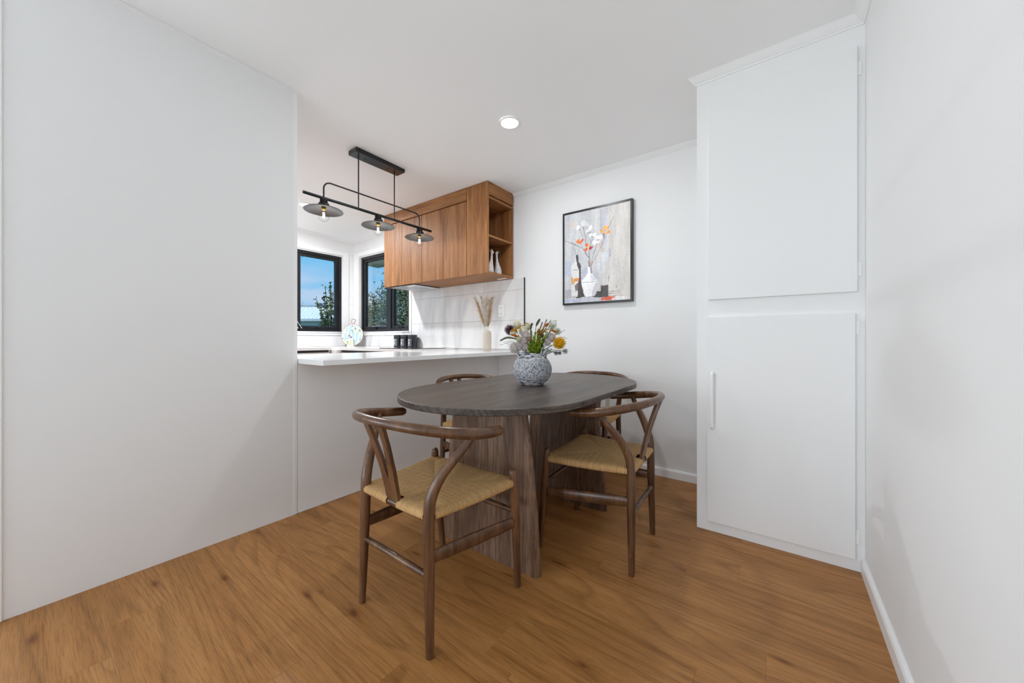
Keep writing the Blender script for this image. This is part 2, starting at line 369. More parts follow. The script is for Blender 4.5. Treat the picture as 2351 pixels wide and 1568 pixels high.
# ---------------------------------------------------------------- windows
def window(name, wall, u0, u1, z0, z1, mull=None, plane=None, sash=.045):
    """wall 'y' : plane y=YB, outward +y ; wall 'x' : plane x=XK, outward -x"""
    if wall == 'y': q = lambda a, d, z: (a, YB+d, z)
    elif wall == 'x': q = lambda a, d, z: (XK-d, a, z)
    else: q = lambda a, d, z: (a, YF-d, z)
    def bx(g, a0, a1, d0, d1, za, zb, r=.002):
        p, r_ = q(a0, d0, za), q(a1, d1, zb)
        g.bbox(min(p[0], r_[0]), max(p[0], r_[0]), min(p[1], r_[1]), max(p[1], r_[1]), min(p[2], r_[2]), max(p[2], r_[2]), r)
    root = bpy.data.objects.new(name, None); link(root); root['kind'] = 'structure'
    e = .0006
    # outer frame
    F = .036
    g = G(); bx(g, u0+e, u0+F, .022, .10, z0+e, z1-e); bx(g, u1-F, u1-e, .022, .10, z0+e, z1-e); bx(g, u0+F, u1-F, .022, .10, z0+e, z0+F); bx(g, u0+F, u1-F, .022, .10, z1-F, z1-e)
    g.build('window_frame', M['alu'], root)
    cells = [(u0+F, u1-F)] if mull is None else [(u0+F, mull-.034), (mull+.034, u1-F)]
    if mull is not None:
        g = G(); bx(g, mull-.034, mull+.034, .022, .10, z0+F, z1-F); g.build('mullion', M['alu'], root)
    for (a, b) in cells:
        s = sash; g = G()
        bx(g, a+e, a+s, .035, .075, z0+F+e, z1-F-e); bx(g, b-s, b-e, .035, .075, z0+F+e, z1-F-e); bx(g, a+s, b-s, .035, .075, z0+F+e, z0+F+s*.8); bx(g, a+s, b-s, .035, .075, z1-F-s*.7, z1-F-e)
        so_ = g.build('sash', M['alu'], root)
        g = G(); bx(g, a+s-.003, b-s+.003, .050, .056, z0+F+s*.8-.003, z1-F-s*.7+.003, .001); g.build('pane', M['glass'], so_)
        mid = (a+b)/2; g = G(); bx(g, mid-.05, mid+.05, .014, .034, z0+F+.004, z0+F+.016, .003); bx(g, mid-.012, mid+.012, .006, .03, z0+F+.008, z0+F+.026, .003); g.build('window_latch', M['alu'], root)
    # architrave, reveals and sill
    if name in ('window_1', 'window_2'):
        c = .062; g = G()
        aL = u0-c-.002; aR = u1+c+.002
        if name == 'window_1': aR = u1+.085
        if name == 'window_2': aL = u0-.13; aR = u1+.045
        bx(g, aL, u0-.004, -.018, 0, z0-.05, z1+.07, .004); bx(g, u1+.004, aR, -.018, 0, z0-.05, z1+.07, .004); bx(g, u0-.004, u1+.004, -.018, 0, z1+.012, z1+.07, .004)
        bx(g, u0-.004, u1+.004, -.018, 0, z0-.05, z0-.004, .004)
        g.build('architrave', M['trim'], root)
        g = G(); bx(g, u0-.02, u1+.02, -.03, .02, z0-.012, z0, .004); g.build('window_sill', M['trim'], root)
    return root
window('window_1', 'x', *W1)
window('window_2', 'y', *W2, mull=-4.03)
window('window_3', 'x', *SW, mull=-2.3)
window('window_4', 'f', *SD, mull=-2.4)
# stay arm of the open sash, rubber bumpers on the pane
BUMP = [(2.102, 2.05), (2.505, 2.042), (2.525, 2.065)]
st = G(); st.bbox(XK-.02, XK+.006, 2.02, 2.032, 1.13, 1.15); st.tube([(XK+.004, 2.012, 1.235), (XK+.004, 2.075, 1.135)], .005, 8)
st.build('window_stay', M['chrome'], bpy.data.objects['window_1'])
for (y_, z_) in BUMP: G().lathe([(.007*math.sin(k*math.pi/6), -.007*math.cos(k*math.pi/6)) for k in range(7)], 10, (XK-.046, y_, z_)).build('rubber_bumper', M['recess'], bpy.data.objects['window_1'])

# ---------------------------------------------------------------- splash-back tiles (on the back wall and under the windows)
def tile_mat():
    m = mat('embossed_white_tile', (.84, .84, .84), .22, spec=.5); t = m.node_tree; b = t.nodes['Principled BSDF']
    c = N(t, 'ShaderNodeTexCoord'); p = N(t, 'ShaderNodeMapping'); p.inputs['Rotation'].default_value = (0, math.radians(-32), 0); p.inputs['Scale'].default_value = (1.0, 1, .42)
    t.links.new(c.outputs['Object'], p.inputs[0])
    w = N(t, 'ShaderNodeTexWave', wave_type='BANDS', bands_direction='X', wave_profile='SAW'); w.inputs['Scale'].default_value = 4.6; w.inputs['Distortion'].default_value = 5.5; w.inputs['Detail'].default_value = .6; w.inputs['Detail Scale'].default_value = 1.6
    t.links.new(p.outputs[0], w.inputs['Vector'])
    u = N(t, 'ShaderNodeBump'); u.inputs['Strength'].default_value = 1.0; u.inputs['Distance'].default_value = .022
    t.links.new(w.outputs['Fac'], u.inputs['Height']); t.links.new(u.outputs[0], b.inputs['Normal']); return m
M['tile'] = tile_mat()
CT = .888; CK = .902      # bar worktop, kitchen worktop
def tile(parent, wall, a0, a1, z0, z1):
    gp = .0006
    g = G()
    if wall == 'y': g.bbox(a0+gp, a1-gp, YB-.009, YB-.0005, z0+gp, z1-gp, .0015, 1)
    else: g.bbox(XK+.0005, XK+.009, a0+gp, a1-gp, z0+gp, z1-gp, .0015, 1)
    return g.build('tile', M['tile'], parent)
zr = [CK, 1.179, 1.466, 1.571]
for k in range(3):
    xs = [-3.536, -2.967, -2.389, -1.902]
    for a, b in zip(xs, xs[1:]): tile(wall_back, 'y', a, b, zr[k], zr[k+1])
for a, b in ((-4.81, -4.60), (-4.60, -4.02), (-4.02, -3.536)): tile(wall_back, 'y', a, b, CK, 1.046)
for a, b in ((.9, 1.45), (1.45, 2.03), (2.03, 2.61), (2.61, 2.762)): tile(wall_kl, 'x', a, b, CK, 1.046)
for a, b in ((1.046, 1.215), (1.215, 1.485), (1.485, 1.598)): tile(wall_kl, 'x', 2.69, 2.762, a, b)
g = G(); g.box(-1.902, -1.894, YB-.011, YB, CT+.002, 1.573); g.build('tile_edge_trim', M['black'], wall_back)
# ================================================================== KITCHEN JOINERY
XI, XO = -2.79, -1.925       # bar worktop edges
# bar worktop (overhangs the dining side) and the L of worktop under the windows
g = G(); g.bbox(XI, XO, YE+.004, YB-.0105, CT-.030, CT, .0025)
tag(g.build('bar_worktop', M['stone']), 'long glossy white stone bar worktop overhanging the dining side', 'worktop')
g = G(); zb, zt = CK-.030, CK
poly = [(XK+.0105, .06), (-4.2, .06), (-4.2, 2.17), (XI-.001, 2.17), (XI-.001, YB-.0105), (XK+.0105, YB-.0105)]
g.prism(poly, lambda a, b, t: (a, b, t), zb, zt)
tag(g.build('kitchen_worktop', M['stone']), 'white L-shaped stone worktop running under the kitchen windows', 'worktop')
def base_unit(label, wall, a0, a1, n, group=None):
    """floor cabinet with drawer fronts and a black finger-pull channel under the worktop"""
    r = thing('base_cabinet', label, 'cabinet', (-4.5, (a0+a1)/2, 0), group=group)
    h = (a1-a0)/2
    if wall == 'x':
        g = G(); g.box(-.30, .255, -h, h, .0, .845); g.build('carcass', M['panel'], r)
        g = G(); g.box(.20, .266, -h+.02, h-.02, .8505, .8715); g.build('finger_pull', M['recess'], r)
        for (b0, b1) in ((-h, -h+.018), (h-.018, h)): G().box(.20, .275, b0, b1, .846, .8718).build('end_block', M['cup'], r)
        for k in range(n):
            z0 = .1+k*(.745/n); g = G(); g.bbox(.257, .275, -h+.002, h-.002, z0+.002, z0+.745/n-.002, .0015); g.build('drawer_front', M['cup'], r)
    return r
base_unit('white drawer cabinet with black finger pull beneath the kitchen corner window', 'x', .07, 2.135, 3)
r = thing('base_cabinet', 'white drawer cabinet with black finger pull below the cooktop', 'cabinet', (-3.468, 2.46, 0))
hx = .634
g = G(); g.box(-hx, hx, -.255, .29, 0, .845); g.build('carcass', M['panel'], r)
g = G(); g.box(-hx+.018, hx-.02, -.266, -.2, .8505, .8715); g.build('finger_pull', M['recess'], r)
for (b0, b1) in ((-hx, -hx+.018), (hx-.018, hx)): G().box(b0, b1, -.275, -.2, .846, .8718).build('end_block', M['cup'], r)
for k in range(3):
    z0 = .1+k*.248; g = G(); g.bbox(-hx+.002, hx-.002, -.275, -.257, z0+.002, z0+.246, .0015); g.build('drawer_front', M['cup'], r)
r = thing('corner_filler', 'white corner filler post between the two kitchen drawer runs', 'filler', (-4.2, 2.17, 0))
g = G(); g.box(-.025, .095, -.03, .1, 0, .8718); g.build('post', M['cup'], r)
# bar cabinet with its big plain panel to the dining side
r = thing('bar_cabinet', 'plain white panelled bar cabinet under the overhanging worktop', 'cabinet', (-2.5, 1.85, 0))
g = G(); g.box(-.33, .268, -.918, .915, 0, CT-.0305); g.build('carcass', M['panel'], r)
g = G(); g.bbox(.268, .285, -.9185, .918, .001, CT-.031, .001); g.build('back_panel', M['panel'], r)

# tall cupboard built in beside the right wall
r = thing('tall_cupboard', 'tall built-in white cupboard with two flat doors', 'cupboard', ((XCUP+XR)/2, YC, 0))
hw = (XR-XCUP)/2-.0001
g = G(); g.box(-hw, hw, .0, YB-YC-.002, .0, 2.36); g.build('carcass', M['cup'], r)
cxx = (XCUP+XR)/2
d1 = G().bbox(-.293-cxx, .272-cxx, -.019, -.001, 1.203, 2.252, .0025).build('door', M['cup'], r)
d2 = G().bbox(-.298-cxx, .266-cxx, -.019, -.001, .055, 1.112, .0025).build('door', M['cup'], r)
g = G(); hx_ = -.273-cxx
pts = spline([(hx_, -.019, .826), (hx_, -.034, .822), (hx_, -.042, .805), (hx_, -.043, .70), (hx_, -.042, .565), (hx_, -.034, .546), (hx_, -.019, .542)], 5)
g.tube(pts, .0085, 10); tag(g.build('handle', M['trim'], d2), 'white rounded bar handle')
for z in (2.16, 1.30): G().bbox(.272-cxx, .287-cxx, -.006, 0, z-.03, z+.03, .002).build('hinge', M['trim'], d1)
for z in (1.05, .15): G().bbox(.266-cxx, .281-cxx, -.006, 0, z-.03, z+.03, .002).build('hinge', M['trim'], d2)

# ---------------------------------------------------------------- oak wall cabinet
X0, X1, Y0, Y1, Z0, Z1 = -3.531, -2.023, 2.383, YB-.0105, 1.573, 2.372
r = thing('wall_cabinet', 'warm oak wall cabinet with flat doors and an open shelf end', 'cabinet', (X0, Y0, Z0))
def lb(x0, x1, y0, y1, z0, z1, rr=.0012): return G().bbox(x0-X0, x1-X0, y0-Y0, y1-Y0, z0-Z0, z1-Z0, rr)
XS = -2.273                  # inner face behind the end stile
g = G()
def ab(g, x0, x1, y0, y1, z0, z1): g.box(x0-X0, x1-X0, y0-Y0, y1-Y0, z0-Z0, z1-Z0)
ab(g, X0, X0+.018, Y0+.02, Y1, Z0, Z1); ab(g, XS-.1, XS-.08, Y0+.02, Y1, Z0+.02, 2.25); ab(g, X0+.018, XS-.1, Y1-.01, Y1, Z0+.02, Z1)
g.build('carcass', M['oak'], r)
lb(X0+.018, X1, Y0+.02, Y1-.0, Z0, Z0+.018).build('bottom', M['oakx'], r)
xs = [X0, -3.212, -2.897, -2.579, XS]
lb(X0+.018, XS, Y0+.022, Y0+.028, Z0+.02, 2.25).build('door_backing', M['oak'], r)
for a, b in zip(xs, xs[1:]): lb(a+.0016, b-.0016, Y0, Y0+.019, Z0+.001, 2.247).build('door', M['oak'], r)
lb(X0, XS-.002, Y0, Y0+.019, 2.256, Z1).build('fascia', M['oakx'], r)
lb(X0, XS, Y0+.021, Y0+.03, 2.235, 2.262).build('carcass_rail', M['oakx'], r)
lb(XS+.004, X1, Y0, Y0+.019, Z0+.001, Z1).build('end_stile', M['oak'], r)
# open shelving at the end, facing the dining room
sh = lb(XS-.08, X1-.001, Y1-.019, Y1, Z0+.018, 2.25).build('rear_stile', M['oak'], r)
lb(XS-.078, X1, Y0+.02, Y1-.019, 2.228, 2.246).build('shelf_top', M['oaky'], r)
lb(XS-.078, X1-.002, Y0+.02, Y1-.02, 1.895, 1.912).build('shelf', M['oaky'], r)
prof = [(Y0+.021, 2.262), (Y1, 2.262), (Y1, 2.335), (Y1-.006, 2.352), (Y1-.018, 2.365), (Y1-.04, Z1), (Y0+.021, Z1)]
g = G(); g.prism(prof, lambda a, b, t: (t-X0, a-Y0, b-Z0), X1-.019, X1); g.build('end_fascia', M['oaky'], r)
lb(X1-.03, X1-.022, Y0+.021, Y1-.001, 2.24, 2.27).build('carcass_rail', M['oakx'], r)
for (yy, zz) in ((2.46, 1.886), (2.70, 1.886), (2.58, 2.222)):
    G().tube([(XS+.05-X0, yy-Y0, zz+.006-Z0), (XS+.05-X0, yy-Y0, zz-.004-Z0)], .005, 8).build('shelf_pin', M['chrome'], r)
lb(-2.16, -2.06, Y1-.075, Y1-.045, Z0-.003, Z0+.002).build('under_light', mat('white_under_light', (.85, .85, .84), .4), r)
# range hood let into the underside
r = thing('range_hood', 'slim silver range hood let into the oak cabinet underside', 'range hood', (-3.19, 2.58, Z0-.0075))
M['hood'] = mat('brushed_silver', (.70, .71, .73), .35, .6)
G().bbox(-.26, .16, -.175, .165, 0, .0072, .002).build('housing', M['recess'], r)
G().bbox(-.255, .155, -.170, .160, -.004, .001, .002).build('filter_plate', M['hood'], r)
g = G()
for k in range(7): g.bbox(-.20+k*.042, -.20+k*.042+.03, -.10, .10, -.0055, -.0035, .001)
g.build('filter_mesh', mat('dull_silver_mesh', (.55, .56, .58), .5, .5), r)
G().bbox(.0, .1, -.150, -.128, -.006, -.0035, .001).build('hood_light', mat('frosted_hood_light', (.9, .9, .9), .3), r)
# cooktop
r = thing('induction_cooktop', 'thin black glass cooktop on the worktop below the cabinet', 'cooktop', (-3.09, 2.427, CK))
G().bbox(-.29, .29, -.205, .205, .0002, .0065, .002).build('glass_plate', mat('black_ceramic_glass', (.012, .012, .014), .04, spec=.8), r)
grey_print = mat('grey_print', (.3, .3, .3), .4)
for (a, b, q) in ((-.15, -.095, .085), (.15, -.095, .075), (-.15, .105, .075), (.15, .1, .085)):
    G().lathe([(q-.0012, 0), (q, 0), (q, .0003), (q-.0012, .0003), (q-.0012, 0)], 40, (a, b, .0064), False).build('zone_ring', grey_print, r)
# power point
r = thing('power_outlet', 'white vertical double power outlet on the tiled splash-back', 'outlet', (-2.165, YB-.009, 1.275))
G().bbox(-.037, .037, -.009, -.0001, -.058, .058, .003).build('plate', M['trim'], r)
md = mat('dark_slot', (.05, .05, .05), .6)
for z in (-.032, .025):
    for (a, dz) in ((-.012, .006), (.0, -.006), (.012, .006)): G().box(a-.0014, a+.0014, -.0094, -.0088, z+dz-.004, z+dz+.004).build('socket_slot', md, r)
    G().bbox(-.028, -.02, -.0115, -.0085, z-.006, z+.008, .001).build('switch', M['trim'], r)
# ================================================================== DINING TABLE
TX, TY, TZ = -1.09, 1.655, .75
table = thing('dining_table', 'oval dark-stained dining table on two splayed panel legs', 'table', (TX, TY, 0))
R_, HL = .455, .305
out_ = []
for k in range(25): a = math.pi+math.pi*k/24; out_.append((R_*math.cos(a), -HL+R_*math.sin(a)))
for k in range(25): a = math.pi*k/24; out_.append((R_*math.cos(a), HL+R_*math.sin(a)))
bm = bmesh.new()
vb = [bm.verts.new((x, y, TZ-.026)) for x, y in out_]; f_ = bm.faces.new(vb)
ex = bmesh.ops.extrude_face_region(bm, geom=[f_]); bmesh.ops.translate(bm, vec=(0, 0, .026), verts=[q for q in ex['geom'] if isinstance(q, bmesh.types.BMVert)])
ed = [e for e in bm.edges if abs(e.verts[0].co.z-e.verts[1].co.z) < 1e-6]
bmesh.ops.bevel(bm, geom=ed, offset=.003, segments=2, profile=.5, affect='EDGES')
G().bm(bm).build('tabletop', M['table'], table)
for yc in (-.365, .36):
    g = G(); rings = []; th = .025
    for z, hw in ((.0, .286), (.001, .287), (.25, .27), (.5, .243), (.7, .214), (.7238, .211)):
        ring = []
        for s in (1, -1):
            for k in range(9):
                a = -math.pi/2+math.pi*k/8
                ring.append((s*(hw-th+th*math.cos(a)), yc+s*th*math.sin(a), z))
        rings.append(ring)
    n = len(rings[0]); v = [p for rg in rings for p in rg]
    g.add(v, [(i*n+k, i*n+(k+1) % n, (i+1)*n+(k+1) % n, (i+1)*n+k) for i in range(len(rings)-1) for k in range(n)], True)
    g.add(rings[0], [tuple(range(n))]); g.add(rings[-1], [tuple(range(n))])
    g.build('panel_leg', M['tleg'], table)
g = G(); g.bbox(-.05, .05, -.34, .335, .700, .7238, .003); g.build('under_rail', M['tleg'], table)

# ================================================================== WISHBONE CHAIRS
def cord_mat():
    m = mat('paper_cord', (.5, .35, .2), .75, spec=.15); t = m.node_tree; b = t.nodes['Principled BSDF']
    uv = N(t, 'ShaderNodeUVMap'); sp = N(t, 'ShaderNodeSeparateXYZ'); t.links.new(uv.outputs[0], sp.inputs[0])
    mu = N(t, 'ShaderNodeMath', operation='MULTIPLY'); mu.inputs[1].default_value = math.pi/.0046; t.links.new(sp.outputs[0], mu.inputs[0])
    si = N(t, 'ShaderNodeMath', operation='SINE'); t.links.new(mu.outputs[0], si.inputs[0])
    ab_ = N(t, 'ShaderNodeMath', operation='ABSOLUTE'); t.links.new(si.outputs[0], ab_.inputs[0])
    pw = N(t, 'ShaderNodeMath', operation='POWER'); pw.inputs[1].default_value = .55; t.links.new(ab_.outputs[0], pw.inputs[0])
    cn_ = N(t, 'ShaderNodeTexNoise'); cn_.inputs['Scale'].default_value = 35; r = ramp(t, cn_.outputs['Fac'], [(.35, lin((218, 172, 116))), (.65, lin((232, 188, 132)))])
    fl_ = N(t, 'ShaderNodeMath', operation='DIVIDE'); fl_.inputs[1].default_value = .0046; t.links.new(sp.outputs[0], fl_.inputs[0])
    fo = N(t, 'ShaderNodeMath', operation='FLOOR'); t.links.new(fl_.outputs[0], fo.inputs[0])
    wn = N(t, 'ShaderNodeTexWhiteNoise', noise_dimensions='1D'); t.links.new(fo.outputs[0], wn.inputs['W'])
    mr = N(t, 'ShaderNodeMapRange'); mr.inputs['To Min'].default_value = .82; mr.inputs['To Max'].default_value = 1.08; t.links.new(wn.outputs['Value'], mr.inputs['Value'])
    hs = N(t, 'ShaderNodeHueSaturation'); t.links.new(mr.outputs[0], hs.inputs['Value']); t.links.new(r.outputs[0], hs.inputs['Color']); t.links.new(hs.outputs[0], b.inputs['Base Color'])
    u = N(t, 'ShaderNodeBump'); u.inputs['Strength'].default_value = 1.0; u.inputs['Distance'].default_value = .004; t.links.new(pw.outputs[0], u.inputs['Height']); t.links.new(u.outputs[0], b.inputs['Normal'])
    return m
M['cord'] = cord_mat()
def make_chair(label):
    c = thing('wishbone_chair', label, 'chair')
    # bent arm and back rail
    h = [(-.278, .038, .676), (-.285, -.025, .683), (-.280, -.098, .693), (-.245, -.174, .707), (-.179, -.234, .719), (-.094, -.266, .726), (0, -.274, .727)]
    rr = [.0178, .0192, .0195, .0188, .0174, .0164, .0160]
    pts, rad = spline(h+[(-x, y, z) for x, y, z in h[-2::-1]], 7, rr+rr[-2::-1])
    d0 = (pts[0]-pts[1]).normalized(); d1 = (pts[-1]-pts[-2]).normalized()
    pts = [pts[0]+d0*.014, pts[0]+d0*.011]+pts+[pts[-1]+d1*.011, pts[-1]+d1*.014]; rad = [.006, .0122]+rad+[.0122, .006]
    G().tube(pts, rad, 14).build('back_rail', M['chair'], c)
    for s in (-1, 1):
        P, Rd = spline([(s*.197, -.204, 0), (s*.192, -.202, .12), (s*.186, -.199, .30), (s*.183, -.197, .42), (s*.186, -.191, .49), (s*.203, -.166, .555), (s*.232, -.130, .612), (s*.256, -.100, .655), (s*.272, -.082, .688)], 5,
                       [.0125, .0150, .0182, .0190, .0190, .0178, .0155, .0128, .0112])
        G().tube(P, Rd, 14).build('rear_leg', M['chair'], c)
        P, Rd = spline([(s*.222, .226, 0), (s*.227, .214, .12), (s*.232, .199, .28), (s*.232, .187, .41), (s*.231, .183, .455), (s*.2305, .182, .475)], 4, [.0125, .0150, .0175, .0178, .0165, .0150])
        P += [Vector((s*.2303, .182, .482)), Vector((s*.2302, .1818, .487)), Vector((s*.2302, .1818, .4885))]; Rd += [.0128, .0075, .002]
        G().tube(P, Rd, 14).build('front_leg', M['chair'], c)
        a = Vector((s*.187, -.199, .305)); b_ = Vector((s*.231, .200, .275)); mid = (a+b_)/2
        G().tube([a, a*.75+b_*.25, mid, a*.25+b_*.75, b_], [.021, .025, .0255, .025, .021], 12, sx=.42).build('side_stretcher', M['chair'], c)
    G().tube([(-.19, -.2005, .247), (-.1, -.2005, .248), (.1, -.2005, .248), (.19, -.2005, .247)], [.0095, .0115, .0115, .0095], 10).build('rear_stretcher', M['chair'], c)
    G().tube([(-.231, .197, .318), (-.1, .197, .319), (.1, .197, .319), (.231, .197, .318)], [.0095, .0115, .0115, .0095], 10).build('front_stretcher', M['chair'], c)
    G().tube([(-.185, -.197, .430), (.185, -.197, .430)], .0135, 10).build('rear_seat_rail', M['chair'], c)
    # Y-shaped splat
    poly = [(-.034, .432), (.034, .432), (.035, .48), (.039, .55), (.047, .64), (.056, .722), (.028, .722), (.020, .65), (.011, .58), (.004, .53), (0, .522), (-.004, .53), (-.011, .58), (-.020, .65), (-.028, .722), (-.056, .722), (-.047, .64), (-.039, .55), (-.035, .48)]
    def ys(z): t = (z-.43)/.29; return -.197-.080*t+.008*math.sin(math.pi*t)
    g = G(); g.prism(poly, lambda a, b, t: (a, ys(b)+t, b), -.0065, .0065); g.build('wishbone_splat', M['chair'], c)
    # woven paper-cord seat : four envelope sections rolling over the rails
    zc, rl = .436, .0165
    A = {'FL': Vector((-.231, .184, zc)), 'FR': Vector((.231, .184, zc)), 'RR': Vector((.184, -.197, zc)), 'RL': Vector((-.184, -.197, zc))}
    C = Vector((0, -.02, zc))
    g = G()
    def section(p, q, gap=False):
        ns, nt_ = 8, 24; ed = (q-p).normalized(); nrm = Vector((ed.y, -ed.x, 0))
        if nrm.dot((p+q)/2-C) < 0: nrm = -nrm
        rows_ = []
        for i in range(ns+1):
            s = i/ns; row = []
            for k in range(nt_+1):
                t = k/nt_; E_ = p+(q-p)*t; X = C+(E_-C)*s
                z = zc+rl-.010*(1-s)**1.3-.004*math.sin(math.pi*t)*s
                # slight valley along the seams between sections
                edge = min(k, nt_-k)/nt_; z -= .006*max(0, 1-edge*9)*min(1, s*1.5)*(1-.5*s)
                row.append((Vector((X.x, X.y, z)), (X-p).dot(ed), s))
            rows_.append(row)
        for a in (50, 10, -30, -75, -110):
            row = []
            for k in range(nt_+1):
                t = .035+.93*k/nt_; E_ = p+(q-p)*t; an = math.radians(a)
                X = E_+nrm*math.cos(an)*rl; z = zc+math.sin(an)*rl-.004*math.sin(math.pi*t)
                row.append((Vector((X.x, X.y, z)), (E_-p).dot(ed), 1.2))
            rows_.append(row)
        row = []
        for k in range(nt_+1):
            t = .035+.93*k/nt_; X = C+(p+(q-p)*t-C)*.3; row.append((Vector((X.x, X.y, zc-.012)), (X-p).dot(ed), 1.3))
        rows_.append(row)
        vs = []; uv = []; fs = []; n = nt_+1
        for rw in rows_:
            for (X, u, s) in rw: vs.append(X); uv.append((u, s))
        for i in range(len(rows_)-1):
            for k in range(nt_):
                if gap and i >= ns-1 and abs((k+.5)/nt_-.5) < .095: continue
                fs.append((i*n+k, i*n+k+1, (i+1)*n+k+1, (i+1)*n+k))
        g.add(vs, fs, True, uv)
    section(A['FL'], A['FR']); section(A['FR'], A['RR']); section(A['RR'], A['RL'], True); section(A['RL'], A['FL'])
    tag(g.build('seat', M['cord'], c, fix=False), 'woven natural paper cord seat')
    return c
ch = make_chair('dark wooden wishbone chair at the table end facing the art wall')
ch.location = (-1.074, .965, 0); ch.rotation_euler.z = math.radians(-.9); ch['group'] = 'wishbone chairs round the dining table'
for (x, y, rz, lab) in ((-.713, 1.712, 93.06, 'dark wooden wishbone chair at the table side by the tall cupboard'),
                        (-1.60, 1.845, -90, 'dark wooden wishbone chair between the table and the bar panel'),
                        (-1.15, 2.455, 180, 'dark wooden wishbone chair pushed in under the framed picture')):
    q = copy_tree(ch); q.location = (x, y, 0); q.rotation_euler.z = math.radians(rz); q['label'] = lab

# ================================================================== PENDANT
PX = -2.51
pl = thing('bar_pendant_light', 'black linear pendant light with three round shades above the bar', 'light', (PX, 1.64, cz(1.64)))
zc0 = cz(1.64); O = Vector((PX, 1.64, zc0))
def LP(x, y, z): return (x-PX, y-1.64, z-zc0)
g = G(); g.bbox(-.052, .052, -.212, .212, -.032, -.0003, .002); pla = g.build('ceiling_plate', M['black'], pl)
for yy in (1.53, 1.73): G().tube([LP(PX, yy, zc0-.030), LP(PX, yy, zc0-.036)], .006, 8).build('screw', M['black'], pla)
G().tube([LP(PX, 1.088, 1.967), LP(PX, 2.172, 1.967)], .0102, 12).build('bar', M['black'], pl)
for yy in (1.477, 1.788): G().tube([LP(PX, yy, 1.972), LP(PX, yy, zc0-.030)], .0046, 8).build('rod', M['black'], pl)
arc = [LP(PX, 1.222, 1.972), LP(PX, 1.222, 2.03)]
for k in range(7): a = math.pi-math.pi/2*k/6; arc.append(LP(PX, 1.222+.05+.05*math.cos(a), 2.034+.05*math.sin(a)))
for k in range(7): a = math.pi/2-math.pi/2*k/6; arc.append(LP(PX, 2.043-.05+.05*math.cos(a), 2.034+.05*math.sin(a)))
arc += [LP(PX, 2.043, 2.03), LP(PX, 2.043, 1.972)]
G().tube(arc, .0054, 10).build('arched_tube', M['black'], pl)
def shade_mat():
    m = mat('grey_enamel_shade', lin((92, 95, 102)), .32, .6); return m
M['shade'] = shade_mat()
M['fil'] = mat('glowing_filament', (1, .9, .7), .5, emit=(1, .82, .55), es=60)
M['brass'] = mat('aged_brass_cap', lin((150, 120, 60)), .35, .8)
for yy in (1.222, 1.640, 2.043):
    cx, cy, z0_ = LP(PX, yy, 0)
    z = lambda q: q-zc0
    G().lathe([(.0, z(1.958)), (.024, z(1.958)), (.025, z(1.955)), (.025, z(1.932)), (.033, z(1.930)), (.035, z(1.926)), (.035, z(1.912)), (.030, z(1.906)), (.0, z(1.906))], 24, (cx, cy, 0)).build('lamp_holder', M['black'], pl)
    shd = G().lathe([(.028, z(1.909)), (.05, z(1.906)), (.085, z(1.897)), (.119, z(1.884)), (.1225, z(1.8815))], 48, (cx, cy, 0)).build('shade', M['black'], pl)
    G().lathe([(.014, z(1.9045)), (.03, z(1.9045)), (.05, z(1.9025)), (.085, z(1.8935)), (.119, z(1.8805)), (.123, z(1.8785)), (.1225, z(1.8815))], 48, (cx, cy, 0)).build('shade_lining', M['shade'], shd)
    bl = G().lathe([(.0, z(1.908)), (.0135, z(1.908)), (.0135, z(1.884)), (.0, z(1.884))], 16, (cx, cy, 0)).build('bulb_cap', M['brass'], pl)
    G().lathe([(.0128, z(1.886)), (.014, z(1.880)), (.022, z(1.866)), (.031, z(1.852)), (.0345, z(1.840)), (.032, z(1.827)), (.024, z(1.816)), (.012, z(1.8095)), (.0, z(1.808))], 24, (cx, cy, 0)).build('bulb_glass', M['bulb'], bl)
    g = G()
    for k in range(4):
        a = math.pi/2*k+.4; g.tube([(cx+.0045*math.cos(a), cy+.0045*math.sin(a), z(1.868)), (cx+.008*math.cos(a), cy+.008*math.sin(a), z(1.832))], .0019, 6)
    g.build('filament', M['fil'], bl)
    ld = bpy.data.lights.new('bulb_light', 'POINT'); ld.energy = 1.2; ld.color = (1, .85, .62); ld.shadow_soft_size = .012
    lo = bpy.data.objects.new('bulb_light', ld); link(lo, pl); lo.location = (cx, cy, z(1.848))

# ================================================================== DOWNLIGHTS
M['diff'] = mat('lit_diffuser', (1, 1, 1), .5, emit=(1, .98, .95), es=6)
def downlight(x, y, label, power, seen=True):
    d = thing('recessed_downlight', label, 'light', (x, y, cz(y)))
    G().lathe([(.066, -.0003), (.068, -.003), (.064, -.007), (.058, -.008), (.055, -.005), (.055, -.0003)], 36).build('trim_ring', M['trim'], d)
    G().lathe([(.055, -.005), (.03, -.0062), (.0, -.0066)], 36).build('diffuser', M['diff'], d)
    ld = bpy.data.lights.new('downlight_beam', 'AREA'); ld.shape = 'DISK'; ld.size = .10; ld.energy = power; ld.color = (.92, .96, 1)
    lo = bpy.data.objects.new('downlight_beam', ld); link(lo, d); lo.location = (0, 0, -.011)
DL = 9; KL = 33
downlight(-1.384, 1.848, 'round white downlight in the ceiling above the dining table', DL)
downlight(-3.93, 1.727, 'round white downlight in the kitchen ceiling behind the pendant', KL)

